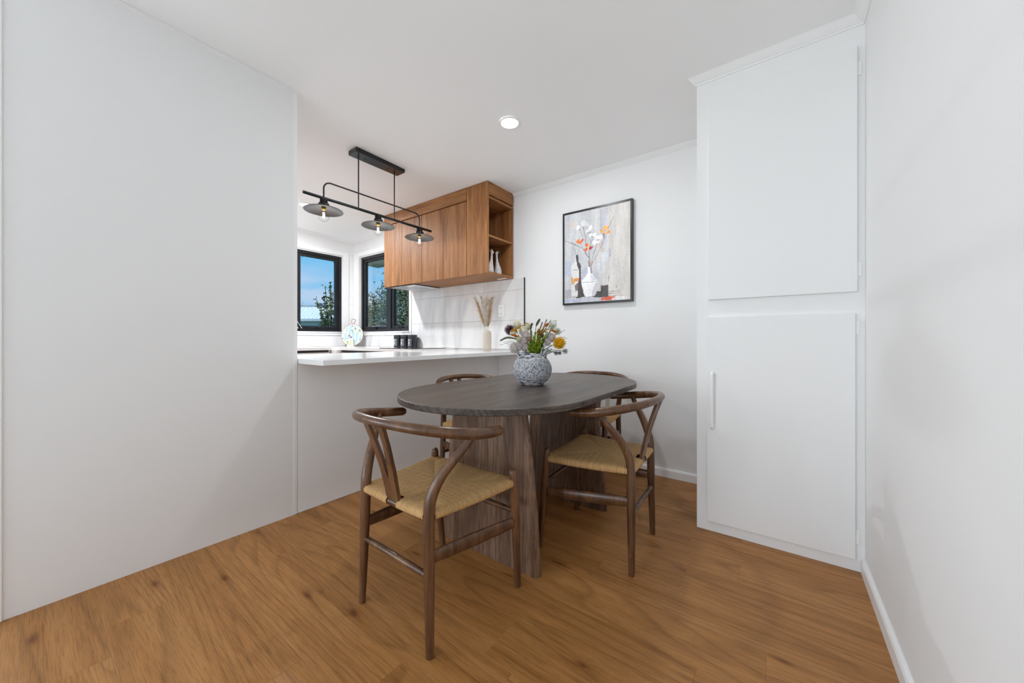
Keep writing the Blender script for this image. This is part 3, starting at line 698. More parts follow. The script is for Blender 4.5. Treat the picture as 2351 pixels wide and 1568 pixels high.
# ================================================================== FRAMED PICTURE
ART=[('p',[(0.044,0.933),(0.224,0.917),(0.217,0.821),(0.059,0.833)],(190,181,176)),
('p',[(0.011,0.995),(0.094,0.991),(0.087,0.927),(0.023,0.918)],(165,166,178)),
('p',[(0.569,0.986),(0.667,0.983),(0.679,0.62),(0.619,0.518),(0.594,0.524),(0.612,0.718),(0.569,0.803)],(168,170,183)),
('p',[(0.537,0.615),(0.619,0.636),(0.594,0.528),(0.581,0.424),(0.556,0.427),(0.569,0.567)],(182,165,152)),
('p',[(0.599,0.519),(0.699,0.514),(0.686,0.415),(0.599,0.423)],(190,196,202)),
('p',[(0.704,0.543),(0.729,0.544),(0.729,0.466),(0.704,0.464)],(150,150,168)),
('p',[(0.56,0.427),(0.596,0.423),(0.594,0.323),(0.56,0.315)],(160,170,190)),
('p',[(0.283,0.35),(0.377,0.392),(0.382,0.314),(0.286,0.244)],(160,160,176)),
('p',[(0.446,0.326),(0.556,0.316),(0.556,0.224),(0.537,0.219),(0.45,0.3)],(172,172,184)),
('p',[(0.007,0.48),(0.112,0.47),(0.112,0.31),(0.007,0.308)],(158,166,186)),
('p',[(0.007,0.157),(0.112,0.151),(0.112,0.072),(0.012,0.056)],(148,148,158)),
('l',[(0.782,0.843),(0.788,0.668)],0.004,(176,150,130)),
('l',[(0.791,0.599),(0.793,0.494)],0.005,(186,160,140)),
('p',[(0.007,0.043),(0.277,0.035),(0.277,0.008),(0.007,0.011)],(150,156,182)),
('p',[(0.277,0.047),(0.58,0.039),(0.58,0.004),(0.277,0.008)],(168,166,176)),
('p',[(0.164,0.534),(0.197,0.535),(0.197,0.462),(0.171,0.464)],(206,206,208)),
('p',[(0.174,0.463),(0.206,0.46),(0.236,0.416),(0.247,0.352),(0.231,0.069),(0.116,0.076),(0.11,0.382),(0.117,0.423)],(208,206,204)),
('p',[(0.19,0.534),(0.226,0.536),(0.231,0.458),(0.194,0.462)],(62,64,68)),
('p',[(0.201,0.462),(0.226,0.459),(0.252,0.432),(0.27,0.395),(0.272,0.259),(0.286,0.175),(0.327,0.061),(0.247,0.048),(0.18,0.053),(0.22,0.073),(0.224,0.217),(0.238,0.262),(0.238,0.352),(0.206,0.419)],(66,62,62)),
('p',[(0.112,0.292),(0.132,0.291),(0.155,0.254),(0.16,0.225),(0.169,0.211),(0.117,0.205)],(190,142,80)),
('p',[(0.16,0.271),(0.236,0.272),(0.236,0.237),(0.16,0.231)],(196,122,58)),
('p',[(0.169,0.193),(0.224,0.217),(0.224,0.133),(0.185,0.136)],(110,96,92)),
('l',[(0.139,0.368),(0.247,0.364)],0.006,(96,92,92)),
('l',[(0.165,0.129),(0.226,0.128)],0.006,(70,66,66)),
('l',[(0.044,0.059),(0.19,0.068)],0.007,(120,100,88)),
('p',[(0.464,0.044),(0.494,0.067),(0.523,0.112),(0.574,0.103),(0.587,0.168),(0.688,0.168),(0.692,0.045),(0.58,0.041)],(66,63,64)),
('p',[(0.267,0.141),(0.316,0.104),(0.338,0.057),(0.267,0.055)],(66,63,64)),
('l',[(0.585,0.171),(0.58,0.105)],0.008,(150,80,66)),
('l',[(0.692,0.199),(0.693,0.056)],0.007,(190,170,155)),
('l',[(0.7,0.271),(0.695,0.201)],0.006,(110,96,92)),
('l',[(0.695,0.097),(0.764,0.095)],0.007,(62,58,58)),
('l',[(0.695,0.077),(0.764,0.075)],0.007,(62,58,58)),
('l',[(0.764,0.095),(0.862,0.095)],0.005,(110,98,96)),
('l',[(0.764,0.073),(0.862,0.076)],0.004,(130,112,106)),
('l',[(0.692,0.053),(0.958,0.044)],0.004,(150,130,120)),
('l',[(0.804,0.157),(0.809,0.131)],0.008,(120,112,116)),
('p',[(0.377,0.379),(0.446,0.376),(0.446,0.304),(0.544,0.212),(0.517,0.132),(0.484,0.056),(0.347,0.053),(0.327,0.075),(0.286,0.196),(0.286,0.237),(0.382,0.31)],(226,225,226)),
('p',[(0.414,0.375),(0.446,0.376),(0.446,0.308),(0.421,0.304)],(128,124,134)),
('p',[(0.498,0.195),(0.544,0.212),(0.517,0.132),(0.484,0.056),(0.441,0.056),(0.45,0.113)],(172,168,180)),
('p',[(0.416,0.296),(0.464,0.29),(0.523,0.227),(0.446,0.219)],(188,184,190)),
('l',[(0.297,0.219),(0.446,0.213),(0.528,0.216)],0.008,(146,140,144)),
('l',[(0.338,0.053),(0.484,0.055)],0.007,(60,56,56)),
('p',[(0.585,0.037),(0.695,0.049),(0.795,0.045),(0.727,0.004),(0.585,0.004)],(190,78,58)),
('p',[(0.8,0.04),(0.912,0.04),(0.912,0.009),(0.804,0.001),(0.782,0.017)],(206,206,208)),
('p',[(0.745,0.036),(0.777,0.021),(0.764,0.007),(0.732,0.005)],(205,203,205)),
('l',[(0.016,0.71),(0.299,0.594)],0.005,(78,70,68)),
('l',[(0.094,0.686),(0.217,0.635)],0.005,(78,70,68)),
('l',[(0.299,0.594),(0.404,0.472)],0.005,(78,70,68)),
('l',[(0.251,0.811),(0.299,0.722)],0.005,(78,70,68)),
('l',[(0.311,0.811),(0.345,0.684)],0.005,(78,70,68)),
('l',[(0.389,0.56),(0.404,0.442)],0.005,(78,70,68)),
('l',[(0.409,0.558),(0.407,0.442)],0.005,(78,70,68)),
('l',[(0.519,0.618),(0.441,0.438)],0.005,(78,70,68)),
('l',[(0.665,0.698),(0.48,0.442)],0.005,(78,70,68)),
('l',[(0.773,0.879),(0.679,0.753)],0.005,(78,70,68)),
('l',[(0.423,0.683),(0.423,0.624)],0.005,(78,70,68)),
('l',[(0.459,0.683),(0.423,0.624)],0.005,(78,70,68)),
('l',[(0.274,0.642),(0.299,0.594)],0.005,(78,70,68)),
('l',[(0.167,0.603),(0.19,0.535)],0.005,(78,70,68)),
('l',[(0.327,0.548),(0.396,0.482)],0.005,(78,70,68)),
('l',[(0.48,0.555),(0.448,0.514)],0.005,(78,70,68)),
('l',[(0.338,0.684),(0.347,0.634)],0.005,(78,70,68)),
('l',[(0.391,0.443),(0.402,0.383)],0.012,(110,96,86)),
('l',[(0.411,0.44),(0.416,0.384)],0.012,(140,124,112)),
('l',[(0.46,0.436),(0.43,0.384)],0.006,(78,70,68)),
('l',[(0.446,0.438),(0.434,0.391)],0.005,(130,112,100)),
('p',[(0.382,0.444),(0.46,0.436),(0.43,0.38),(0.402,0.383)],(168,156,150)),
('l',[(0.396,0.442),(0.407,0.383)],0.01,(92,80,74)),
('l',[(0.457,0.436),(0.434,0.384)],0.006,(78,70,68)),
('l',[(0.43,0.439),(0.421,0.386)],0.008,(150,134,122)),
('b',(0.228,0.833),0.033,(226,226,226)),
('b',(0.311,0.871),0.039,(210,211,214)),
('b',(0.368,0.845),0.032,(210,211,214)),
('b',(0.423,0.797),0.029,(226,226,226)),
('b',(0.423,0.815),0.025,(226,226,226)),
('b',(0.37,0.777),0.028,(226,226,226)),
('b',(0.428,0.719),0.034,(226,226,226)),
('b',(0.484,0.72),0.026,(226,226,226)),
('b',(0.519,0.684),0.03,(226,226,226)),
('b',(0.574,0.682),0.039,(226,226,226)),
('b',(0.48,0.64),0.034,(226,226,226)),
('b',(0.537,0.638),0.025,(226,226,226)),
('l',[(0.377,0.755),(0.396,0.748),(0.423,0.755)],0.008,(62,58,58)),
('b',(0.444,0.7),0.009,(60,56,56)),
('l',[(0.521,0.654),(0.556,0.658)],0.01,(160,120,60)),
('b',(0.311,0.821),0.009,(96,80,78)),
('b',(0.252,0.809),0.008,(100,86,84)),
('p',[(0.622,0.81),(0.699,0.786),(0.674,0.748),(0.619,0.761)],(224,158,78)),
('p',[(0.565,0.769),(0.581,0.769),(0.636,0.732),(0.606,0.72),(0.572,0.736)],(220,156,76)),
('p',[(0.649,0.726),(0.686,0.747),(0.722,0.734),(0.716,0.712),(0.665,0.704)],(218,142,58)),
('b',(0.64,0.75),0.009,(170,100,50)),
('p',[(0.187,0.69),(0.251,0.704),(0.251,0.644),(0.204,0.668)],(214,112,52)),
('p',[(0.251,0.676),(0.304,0.711),(0.315,0.678),(0.258,0.643)],(204,82,46)),
('p',[(0.334,0.635),(0.388,0.644),(0.389,0.606),(0.357,0.595)],(206,96,48)),
('p',[(0.308,0.583),(0.389,0.592),(0.345,0.55)],(208,84,48)),
('p',[(0.393,0.578),(0.423,0.602),(0.468,0.596),(0.428,0.56)],(160,50,40)),
('b',(0.396,0.603),0.013,(228,190,110)),
('b',(0.416,0.611),0.014,(214,120,60)),
('p',[(0.612,0.722),(0.644,0.718),(0.631,0.662),(0.615,0.655)],(120,114,122))]

CV = (-1.467, -.9045, 1.303, 2.0525)
fr = thing('framed_picture', 'black framed still-life print of poppies in a white vase', 'picture', ((CV[0]+CV[1])/2, YB, CV[2]))
w_, h_ = CV[1]-CV[0], CV[3]-CV[2]
M['frame'] = mat('black_satin_frame', lin((26, 27, 29)), .3)
a_ = .016
for (x0, x1, z0, z1) in ((-w_/2-a_, -w_/2, -a_, h_+a_), (w_/2, w_/2+a_, -a_, h_+a_), (-w_/2, w_/2, -a_, 0), (-w_/2, w_/2, h_, h_+a_)):
    G().bbox(x0, x1, -.034, -.0005, z0, z1, .0015).build('frame_bar', M['frame'], fr)
def paint(nx, nz):
    U, V = np.meshgrid(np.linspace(0, 1, nx), np.linspace(0, 1, nz))
    rs = np.random.RandomState(3)
    def vn(sx, sz):       # smooth value noise
        a = rs.rand(sz+3, sx+3); xx = U*sx; zz = V*sz; xi = xx.astype(int); zi = zz.astype(int); fx = xx-xi; fz = zz-zi
        return (a[zi, xi]*(1-fx)+a[zi, xi+1]*fx)*(1-fz)+(a[zi+1, xi]*(1-fx)+a[zi+1, xi+1]*fx)*fz
    img = np.zeros((nz, nx, 3)); t = np.clip((U-.35)/.5, 0, 1)[..., None]
    img[:] = np.array((178, 179, 182))*(1-t)+np.array((192, 187, 183))*t
    st = (vn(40, 5)-.5)*16+(vn(140, 120)-.5)*20+(vn(12, 8)-.5)*16
    jx = (vn(30, 30)-.5)*.012; jz = (vn(30, 30)-.5)*.012; u = U+jx; v = V+jz
    for s in ART:
        col = np.array(s[-1], float); msk = np.zeros(U.shape, bool); al = .92
        if s[0] == 'p':
            P = s[1]; uu, vv = u, v
            for (xa, ya), (xb, yb) in zip(P, P[1:]+P[:1]):
                cr_ = ((ya > vv) != (yb > vv)) & (uu < (xb-xa)*(vv-ya)/((yb-ya) if yb != ya else 1e-9)+xa); msk ^= cr_
            if min(col) > 130 and max(col)-min(col) < 40: al = .7
        elif s[0] == 'l':
            for (xa, ya), (xb, yb) in zip(s[1], s[1][1:]):
                dx, dy = (xb-xa)*w_, (yb-ya)*h_; q = np.clip((((U-xa)*w_)*dx+((V-ya)*h_)*dy)/(dx*dx+dy*dy+1e-12), 0, 1)
                d = np.hypot((U-xa)*w_-q*dx, (V-ya)*h_-q*dy); msk |= d < s[2]*w_*.5
        else:
            msk = np.hypot((u-s[1][0])*w_, (v-s[1][1])*h_) < s[2]*w_
        if s[0] == 'b' and min(col) > 190: al = .62
        img[msk] = img[msk]*(1-al)+col*al
    img += st[..., None]
    return np.clip(img, 0, 255)
nx, nz = 210, 280
img = paint(nx+1, nz+1)/255; ln = np.where(img <= .04045, img/12.92, ((img+.055)/1.055)**2.4)*1.38
g = G(); vs = [(-w_/2+w_*i/nx, -.030, h_*k/nz) for k in range(nz+1) for i in range(nx+1)]
fs = [(k*(nx+1)+i, k*(nx+1)+i+1, (k+1)*(nx+1)+i+1, (k+1)*(nx+1)+i) for k in range(nz) for i in range(nx)]
def vcol_mat(name, rough=.6, spec=.3):
    m = mat(name, (1, 1, 1), rough, spec=spec); t = m.node_tree; a = N(t, 'ShaderNodeAttribute'); a.attribute_name = 'print'
    t.links.new(a.outputs['Color'], t.nodes['Principled BSDF'].inputs['Base Color']); return m
M['print'] = vcol_mat('printed_canvas', .45)
def paint_faces(o, cols):     # one printed colour per face
    me = o.data; at = me.attributes.new('print', 'FLOAT_COLOR', 'CORNER'); buf = np.ones((len(me.loops), 4), np.float32)
    buf[:, :3] = np.repeat(np.asarray(cols, np.float32), 4, axis=0)[:len(me.loops)]
    at.data.foreach_set('color', buf.ravel())
cv = g.add(vs, fs).build('canvas_print', M['print'], fr, fix=False)
at_ = cv.data.attributes.new('print', 'FLOAT_COLOR', 'POINT'); bf_ = np.ones(((nx+1)*(nz+1), 4), np.float32); bf_[:, :3] = ln.reshape(-1, 3); at_.data.foreach_set('color', bf_.ravel())
G().box(-w_/2, w_/2, -.029, -.001, 0, h_).build('backing_board', mat('grey_board', (.3, .3, .3), .8), fr)
# ================================================================== FLOWER POT AND BOUQUET
def pot_mat():
    m = mat('whitewashed_black_stoneware', (.6, .6, .62), .7, spec=.25); t = m.node_tree; b = t.nodes['Principled BSDF']
    c = N(t, 'ShaderNodeTexCoord'); p = N(t, 'ShaderNodeMapping'); p.inputs['Scale'].default_value = (1, 1, .4); t.links.new(c.outputs['Object'], p.inputs[0])
    n = N(t, 'ShaderNodeTexNoise'); n.inputs['Scale'].default_value = 300; n.inputs['Detail'].default_value = 3; n.inputs['Distortion'].default_value = 1.0; t.links.new(p.outputs[0], n.inputs['Vector'])
    p2 = N(t, 'ShaderNodeMapping'); p2.inputs['Scale'].default_value = (.2, .2, 1); t.links.new(c.outputs['Object'], p2.inputs[0])
    n2 = N(t, 'ShaderNodeTexNoise'); n2.inputs['Scale'].default_value = 160; n2.inputs['Detail'].default_value = 2; t.links.new(p2.outputs[0], n2.inputs['Vector'])
    sp = N(t, 'ShaderNodeSeparateXYZ'); t.links.new(c.outputs['Object'], sp.inputs[0])
    # horizontal brushing on rim and foot, chipped relief on the belly
    r = ramp(t, sp.outputs['Z'], [(.030, (1, 1, 1)), (.04, (0, 0, 0)), (.138, (0, 0, 0)), (.150, (1, 1, 1))]); 
    mm = mixc(t, r.outputs[0], n.outputs['Fac'], n2.outputs['Fac'])
    cl = ramp(t, mm.outputs[0], [(.37, lin((48, 50, 58))), (.46, lin((150, 152, 160))), (.56, lin((222, 222, 226)))])
    n3 = N(t, 'ShaderNodeTexNoise'); n3.inputs['Scale'].default_value = 14; n3.inputs['Detail'].default_value = 1; t.links.new(c.outputs['Object'], n3.inputs['Vector'])
    r3 = ramp(t, n3.outputs['Fac'], [(.3, (.55, .57, .62)), (.48, (1, 1, 1))])
    cm = mixc(t, .8, cl.outputs[0], r3.outputs[0], 'MULTIPLY'); t.links.new(cm.outputs[0], b.inputs['Base Color'])
    u = N(t, 'ShaderNodeBump'); u.inputs['Strength'].default_value = .8; u.inputs['Distance'].default_value = .004; t.links.new(mm.outputs[0], u.inputs['Height']); t.links.new(u.outputs[0], b.inputs['Normal'])
    return m
POT = (-1.087, 1.658, TZ)
g = G(); g.lathe([(.0, .0002), (.058, .0002), (.064, .006), (.082, .022), (.098, .046), (.1065, .072), (.1075, .090), (.103, .110), (.093, .130), (.083, .143), (.0785, .150), (.0785, .155), (.0815, .158), (.0825, .166), (.0815, .173), (.079, .175), (.075, .172), (.072, .15), (.085, .12), (.09, .07), (.06, .02), (.0, .015)], 64)
pot = g.build('flower_pot', pot_mat()); pot.location = POT
tag(pot, 'round whitewashed stoneware pot holding dried flowers on the table', 'pot')
def var_mat(name, a, b, rough=.7, scale=60):
    m = mat(name, a, rough, spec=.2); t = m.node_tree; c = N(t, 'ShaderNodeTexCoord'); n = N(t, 'ShaderNodeTexNoise'); n.inputs['Scale'].default_value = scale; n.inputs['Detail'].default_value = 2
    t.links.new(c.outputs['Object'], n.inputs['Vector']); r = ramp(t, n.outputs['Fac'], [(.35, a), (.65, b)]); t.links.new(r.outputs[0], t.nodes['Principled BSDF'].inputs['Base Color']); return m
L_ = lin
F = dict(purple=var_mat('dried_purple_protea', L_((62, 36, 44)), L_((112, 80, 92)), scale=90), cream=var_mat('cream_dried_flower', L_((214, 206, 180)), L_((240, 236, 220)), scale=120),
    mauve=var_mat('mauve_grey_floret', L_((150, 134, 134)), L_((240, 232, 226)), scale=260), sage=var_mat('pale_sage_floret', L_((150, 158, 124)), L_((216, 218, 196)), scale=160), pink=var_mat('dusty_pink_floret', L_((150, 104, 92)), L_((204, 164, 150)), scale=200),
    orange=var_mat('burnt_orange_catkin', L_((170, 84, 16)), L_((214, 128, 30)), scale=200), ochre=var_mat('ochre_catkin', L_((160, 124, 26)), L_((206, 166, 50)), scale=200), green=var_mat('bright_green_needles', L_((92, 120, 18)), L_((164, 184, 58)), scale=70),
    dgreen=var_mat('grey_green_spike', L_((84, 92, 58)), L_((140, 146, 112)), scale=150), bronze=var_mat('bronze_fern', L_((128, 92, 24)), L_((196, 154, 48)), scale=90), brown=var_mat('brown_fern', L_((70, 50, 36)), L_((120, 92, 62)), scale=90),
    yellow=var_mat('yellow_pincushion', L_((206, 150, 8)), L_((240, 200, 40)), scale=80), silver=var_mat('silver_grey_foliage', L_((112, 124, 124)), L_((178, 186, 182)), scale=90), pale=var_mat('pale_dried_grass', L_((190, 190, 182)), L_((226, 226, 218)), scale=90), grey=var_mat('grey_wire_flower', L_((120, 124, 126)), L_((190, 192, 192)), scale=150), stem=var_mat('olive_stem', L_((86, 84, 40)), L_((120, 116, 62))))
K = .000183
def bq(x, y, b=0.0): return Vector(((x-1071)*K, b, 1.1275-y*K-TZ))        # across, depth, height above the table top
def fl_root(name, label, cat, group=None): return thing(name, label, cat, POT, YAW, group)
RNG = random.Random(11)
def fib(n):
    for i in range(n):
        z = 1-2*(i+.5)/n; r = math.sqrt(1-z*z); a = i*2.399963; yield Vector((r*math.cos(a), r*math.sin(a), z))
def needle(g, p, q, w, taper=.25):
    d = (q-p); u = d.orthogonal().normalized()*w; v = d.normalized().cross(u)
    g.add([p+u, p-u*.5+v*.87, p-u*.5-v*.87, q+u*taper, q+(-u*.5+v*.87)*taper, q+(-u*.5-v*.87)*taper], [(0, 1, 4, 3), (1, 2, 5, 4), (2, 0, 3, 5), (3, 4, 5), (2, 1, 0)])
def stem_to(p, lean=.4):
    base = Vector((p.x*.25+RNG.uniform(-.02, .02), p.y*.25+RNG.uniform(-.02, .02), .10)); mid = Vector((p.x*lean, p.y*lean, .185)); mid.x = max(-.062, min(.062, mid.x)); mid.y = max(-.062, min(.062, mid.y))
    return spline([base, mid, p*.55+mid*.45+Vector((0, 0, .004)), p], 4)
def add_stem(r, p, w=.0016, m='stem'): G().tube(stem_to(p), w, 6).build('stem', F[m], r)
def spiky(p, rad, n, m, label, cat, name='pincushion_flower', core=.45, w=.0011, curl=.25, group=None, flat=1.0):
    r = fl_root(name, label, cat, group); add_stem(r, p)
    g = G()
    for d in fib(n):
        d = (d+Vector([RNG.uniform(-.12, .12) for _ in range(3)])).normalized(); d.z *= flat
        a = p+d*rad*core; q = p+d*rad*RNG.uniform(.82, 1.08); mdl = (a+q)/2+Vector((RNG.uniform(-1, 1), RNG.uniform(-1, 1), RNG.uniform(-.2, 1)))*rad*curl*.3
        needle(g, a, mdl, w, .9); needle(g, mdl, q, w*.9, .8)
    g.build('flower_head', F[m], r); G().lathe([(rad*core*1.1*math.sin(t*math.pi/8), -rad*core*1.1*math.cos(t*math.pi/8)) for t in range(9)], 14, p).build('flower_core', F[m], r)
    return r
def floret_ball(p, rad, n, m, label, cat='flower', name='cluster_flower', fs=.0023, group=None):
    r = fl_root(name, label, cat, group); add_stem(r, p)
    g = G(); g.lathe([(rad*.72*math.sin(t*math.pi/8), -rad*.72*math.cos(t*math.pi/8)) for t in range(9)], 14, p)
    for d in fib(n):
        d = (d+Vector([RNG.uniform(-.15, .15) for _ in range(3)])).normalized(); c = p+d*rad*RNG.uniform(.78, 1.06); s = fs*RNG.uniform(.7, 1.3)
        u = d.orthogonal().normalized(); v = d.cross(u)
        g.add([c+d*s*.9, c-d*s*1.6, c+u*s, c-u*s, c+v*s, c-v*s], [(0, 2, 4), (0, 4, 3), (0, 3, 5), (0, 5, 2), (1, 4, 2), (1, 3, 4), (1, 5, 3), (1, 2, 5)])
    g.build('flower_head', F[m], r); return r
def catkin(p, q, rad, m, label, name='catkin', cat='flower', group=None, via=None):
    r = fl_root(name, label, cat, group); lo = p if p.z < q.z else q
    pts = spline([p]+([via] if via else [(p+q)/2])+[q], 7); n = len(pts)
    add_stem(r, pts[0] if (pts[0]-Vector((0, 0, .17))).length < (pts[-1]-Vector((0, 0, .17))).length else pts[-1])
    g = G(); rd = [rad*max(.35, math.sin(math.pi*min(max((i+.6)/(n+.2), 0), 1)))**.5 for i in range(n)]
    g.tube(pts, [x*.8 for x in rd], 8)
    for i in range(n-1):
        T_ = (pts[i+1]-pts[i]).normalized(); u = T_.orthogonal().normalized(); v = T_.cross(u)
        for k in range(8):
            for h in (0, .5):
                a = 2*math.pi*(k+h)/8; c = pts[i]*(1-h)+pts[i+1]*h; d = u*math.cos(a)+v*math.sin(a); needle(g, c+d*rd[i]*.7, c+d*rd[i]*1.15+T_*rad*.3, rad*.22, .5)
    g.build('spike', F[m], r); return r
def sprig(path, m, label, nl=.014, n=70, w=.0011, name='needle_sprig', cat='foliage', group=None, start=.25, spread=.9, sm='stem'):
    r = fl_root(name, label, cat, group); pts = spline(path, 10); G().tube(pts, [.0016*(1-.6*i/len(pts)) for i in range(len(pts))], 6).build('stem', F[sm], r)
    g = G(); k0 = int(start*len(pts))
    for i in range(n):
        t = k0+(len(pts)-1.01-k0)*i/n; j = int(t); c = pts[j].lerp(pts[j+1], t-j); T_ = (pts[j+1]-pts[j]).normalized(); u = T_.orthogonal().normalized(); v = T_.cross(u); a = i*2.4
        d = (T_*.9+(u*math.cos(a)+v*math.sin(a))*spread).normalized(); ll = nl*RNG.uniform(.7, 1.2)*(1-.35*i/n); needle(g, c, c+d*ll*.6+Vector((0, 0, .1*ll)), w, .9); needle(g, c+d*ll*.6+Vector((0, 0, .1*ll)), c+d*ll+Vector((0, 0, .25*ll)), w*.9, .2)
    g.build('needles', F[m], r); return r
def blade(path, wid, m, label, name='leaf_spray', group=None):
    r = fl_root(name, label, 'foliage', group); pts = spline(path, 6); n = len(pts); g = G(); vs = []; fs = []
    for i, p in enumerate(pts):
        T_ = (pts[min(i+1, n-1)]-pts[max(i-1, 0)]).normalized(); s = T_.cross(Vector((0, 1, .15))).normalized()*wid*math.sin(math.pi*min(1, (i+.7)/n))**.7
        vs += [p+s, p+Vector((0, wid*.35, 0)), p-s, p+Vector((0, wid*.35+.0008, 0))]
    for i in range(n-1):
        for k in range(4): fs.append((i*4+k, i*4+(k+1) % 4, i*4+4+(k+1) % 4, i*4+4+k))
    g.add(vs, fs, True); g.build('leaf', F[m], r); return r
GB = 'dried bouquet stems'
spiky(bq(400, 420, .02), .032, 260, 'purple', 'dark purple spidery protea head at the edge of the bouquet', 'flower', 'protea_flower', .35, .0010, .6)
spiky(bq(1870, 820, -.02), .036, 420, 'yellow', 'bright yellow pincushion flower head in the bouquet', 'flower', 'pincushion_flower', .5, .0012, .3)
for (x, y, b, rr, lab) in ((800, 450, 0, .028, 'biggest fluffy cream pompom flower in the bouquet'), (620, 260, .04, .026, 'cream pompom flower rising behind the purple protea'), (500, 520, -.01, .019, 'small cream pompom between the ochre and orange catkins'), (930, 350, .02, .018, 'small cream pompom beside the shorter grey-green spike')):
    spiky(bq(x, y, b), rr, 240, 'cream', lab, 'flower', 'pompom_flower', .6, .0011, .5, group='cream pompom flowers')
for (x, y, b, rr, lab) in ((870, 590, -.03, .026, 'mauve-grey cluster flower directly below the biggest cream pompom'), (560, 960, -.035, .031, 'largest mauve-grey cluster flower drooping over the pot rim'), (800, 760, -.045, .026, 'mauve-grey cluster flower next to the dusty pink one'), (850, 930, -.05, .020, 'small mauve-grey cluster flower low against the green sprigs'), (1640, 650, 0, .026, 'mauve-grey cluster flower beside the yellow pincushion'), (1520, 800, -.02, .018, 'small mauve-grey cluster flower above the blue-grey strap leaves'), (680, 880, -.05, .022, 'mauve-grey cluster flower right below the pale sage one')):
    floret_ball(bq(x, y, b), rr, int(rr*14000), 'mauve', lab, group='mauve-grey cluster flowers')
for (x, y, b, rr, lab) in ((690, 720, -.05, .017, 'pale sage cluster flower among the mauve-grey ones'), (1545, 590, .0, .018, 'pale sage cluster flower near the yellow pincushion'), (1370, 590, .03, .014, 'tiny pale sage cluster flower behind the bronze sprigs')):
    floret_ball(bq(x, y, b), rr, int(rr*13000), 'sage', lab, group='pale sage cluster flowers')
floret_ball(bq(950, 700, -.045), .013, 90, 'pink', 'small dusty pink cluster flower in the bouquet')
catkin(bq(440, 465, -.02), bq(690, 340, -.02), .0058, 'ochre', 'ochre yellow catkin leaning over the purple protea')
for (a, b_, lab) in (((440, 570), (690, 635), 'burnt orange catkin lying below the ochre yellow one'), ((575, 425), (610, 485), 'stubby orange catkin tucked behind the ochre one'), ((1425, 330), (1530, 232), 'burnt orange catkin pointing up among the brown ferny sprigs'), ((1615, 430), (1780, 500), 'burnt orange catkin above the yellow pincushion')):
    catkin(bq(*a, -.03), bq(*b_, -.03), .0052, 'orange', lab, group='orange catkins')
catkin(bq(560, 690, -.02), bq(110, 750, -.02), .0058, 'dgreen', 'grey-green spike arching out over the pot rim', via=bq(320, 655, -.02), name='foliage_spike', cat='foliage')
catkin(bq(1190, 300, .0), bq(1300, 95, .0), .0062, 'dgreen', 'tallest upright grey-green spike in the bouquet', name='foliage_spike', cat='foliage', via=bq(1240, 200, 0))
catkin(bq(1020, 430, -.01), bq(1075, 220, -.01), .0060, 'dgreen', 'shorter upright grey-green spike in the bouquet', name='foliage_spike', cat='foliage', via=bq(1030, 320, -.01))
for i, (x, y, b) in enumerate(((1040, 470, 0), (1160, 520, -.02), (1250, 640, -.03), (1440, 650, -.02), (1010, 700, -.04), (930, 850, -.055), (1110, 640, -.05), (1200, 780, -.06), (1320, 800, -.05), (1000, 900, -.062), (1120, 900, -.065), (1260, 950, -.06), (960, 1010, -.06), (1390, 720, .0), (1080, 760, -.055), (1050, 1010, -.068), (1190, 1020, -.068))):
    p = bq(x, y, b); sprig([Vector((RNG.uniform(-.02, .03), RNG.uniform(-.03, .0), .10)), Vector((p.x*.5+.006, max(b*.8, -.058), .168)), p*.5+Vector((p.x*.3, b*.4, .10)), p], 'green', 'bright green needle-leaved sprig in the bouquet', .017, 90, .0012, group='green needle sprigs', start=.3)
for i, (x, y, b) in enumerate(((1520, 110, .02), (1640, 140, .02), (1390, 200, .03), (1530, 400, 0), (1330, 330, 0), (1480, 480, -.01), (1400, 410, .01), (1260, 420, .0), (1350, 560, .0))):
    p = bq(x, y, b); m_ = 'brown' if y < 210 else 'bronze'
    sprig([Vector((.01, .0, .10)), Vector((.03, b*.4, .185)), bq(1200+(x-1200)*.4, 560, b*.7), p], m_, 'bronze ferny sprig in the bouquet' if m_ == 'bronze' else 'brown ferny sprig at the top of the bouquet', .011, 60, .0012, group='bronze ferny sprigs' if m_ == 'bronze' else 'brown ferny sprigs', start=.5, sm='bronze')
sprig([Vector((0, 0, .1)), Vector((.0, 0, .18)), bq(1000, 280, .02), bq(720, 320, .02)], 'bronze', 'bronze sprig bending over the cream flowers', .022, 34, .0009, start=.62, sm='bronze')
for (x, y, b, rr, lab) in ((1690, 330, .03, .030, 'larger wispy pale green starburst flower in the bouquet'), (1850, 470, .02, .024, 'smaller wispy pale green starburst flower in the bouquet')):
    spiky(bq(x, y, b), rr, 150, 'sage', lab, 'flower', 'starburst_flower', .25, .0006, .5, group='pale starburst flowers')
for (x, y, b, rr) in ((2050, 1060, -.01, .019), (1790, 1120, .0, .015), (1900, 1120, .01, .014)):
    spiky(bq(x, y, b), rr, 110, 'grey', 'grey wiry seed head drooping beside the pot', 'flower', 'seed_head', .15, .0006, .2, group='grey wiry seed heads')
for (a, c_, d) in (((1380, 1150), (1480, 990), (1650, 850)), ((1300, 1130), (1350, 980), (1430, 840)), ((1400, 1120), (1520, 1040), (1640, 960)), ((1440, 1140), (1560, 1090), (1660, 1060))):
    blade([Vector((.02, -.03, .14)), bq(*a, -.06), bq(*c_, -.065), bq(*d, -.06)], .0052, 'silver', 'blue-grey strap leaf at the pot rim', 'strap_leaf', group='blue-grey strap leaves')
for (a, d) in (((480, 770), (215, 790)), ((430, 810), (110, 880)), ((560, 850), (340, 880))):
    sprig([Vector((-.03, -.02, .14)), bq(700, 900, -.04), bq(*a, -.03), bq(*d, -.03)], 'pale', 'pale dried grass blade reaching out of the bouquet', .008, 44, .0008, name='dried_grass', group='pale grass blades', start=.6, spread=.35, sm='grey')
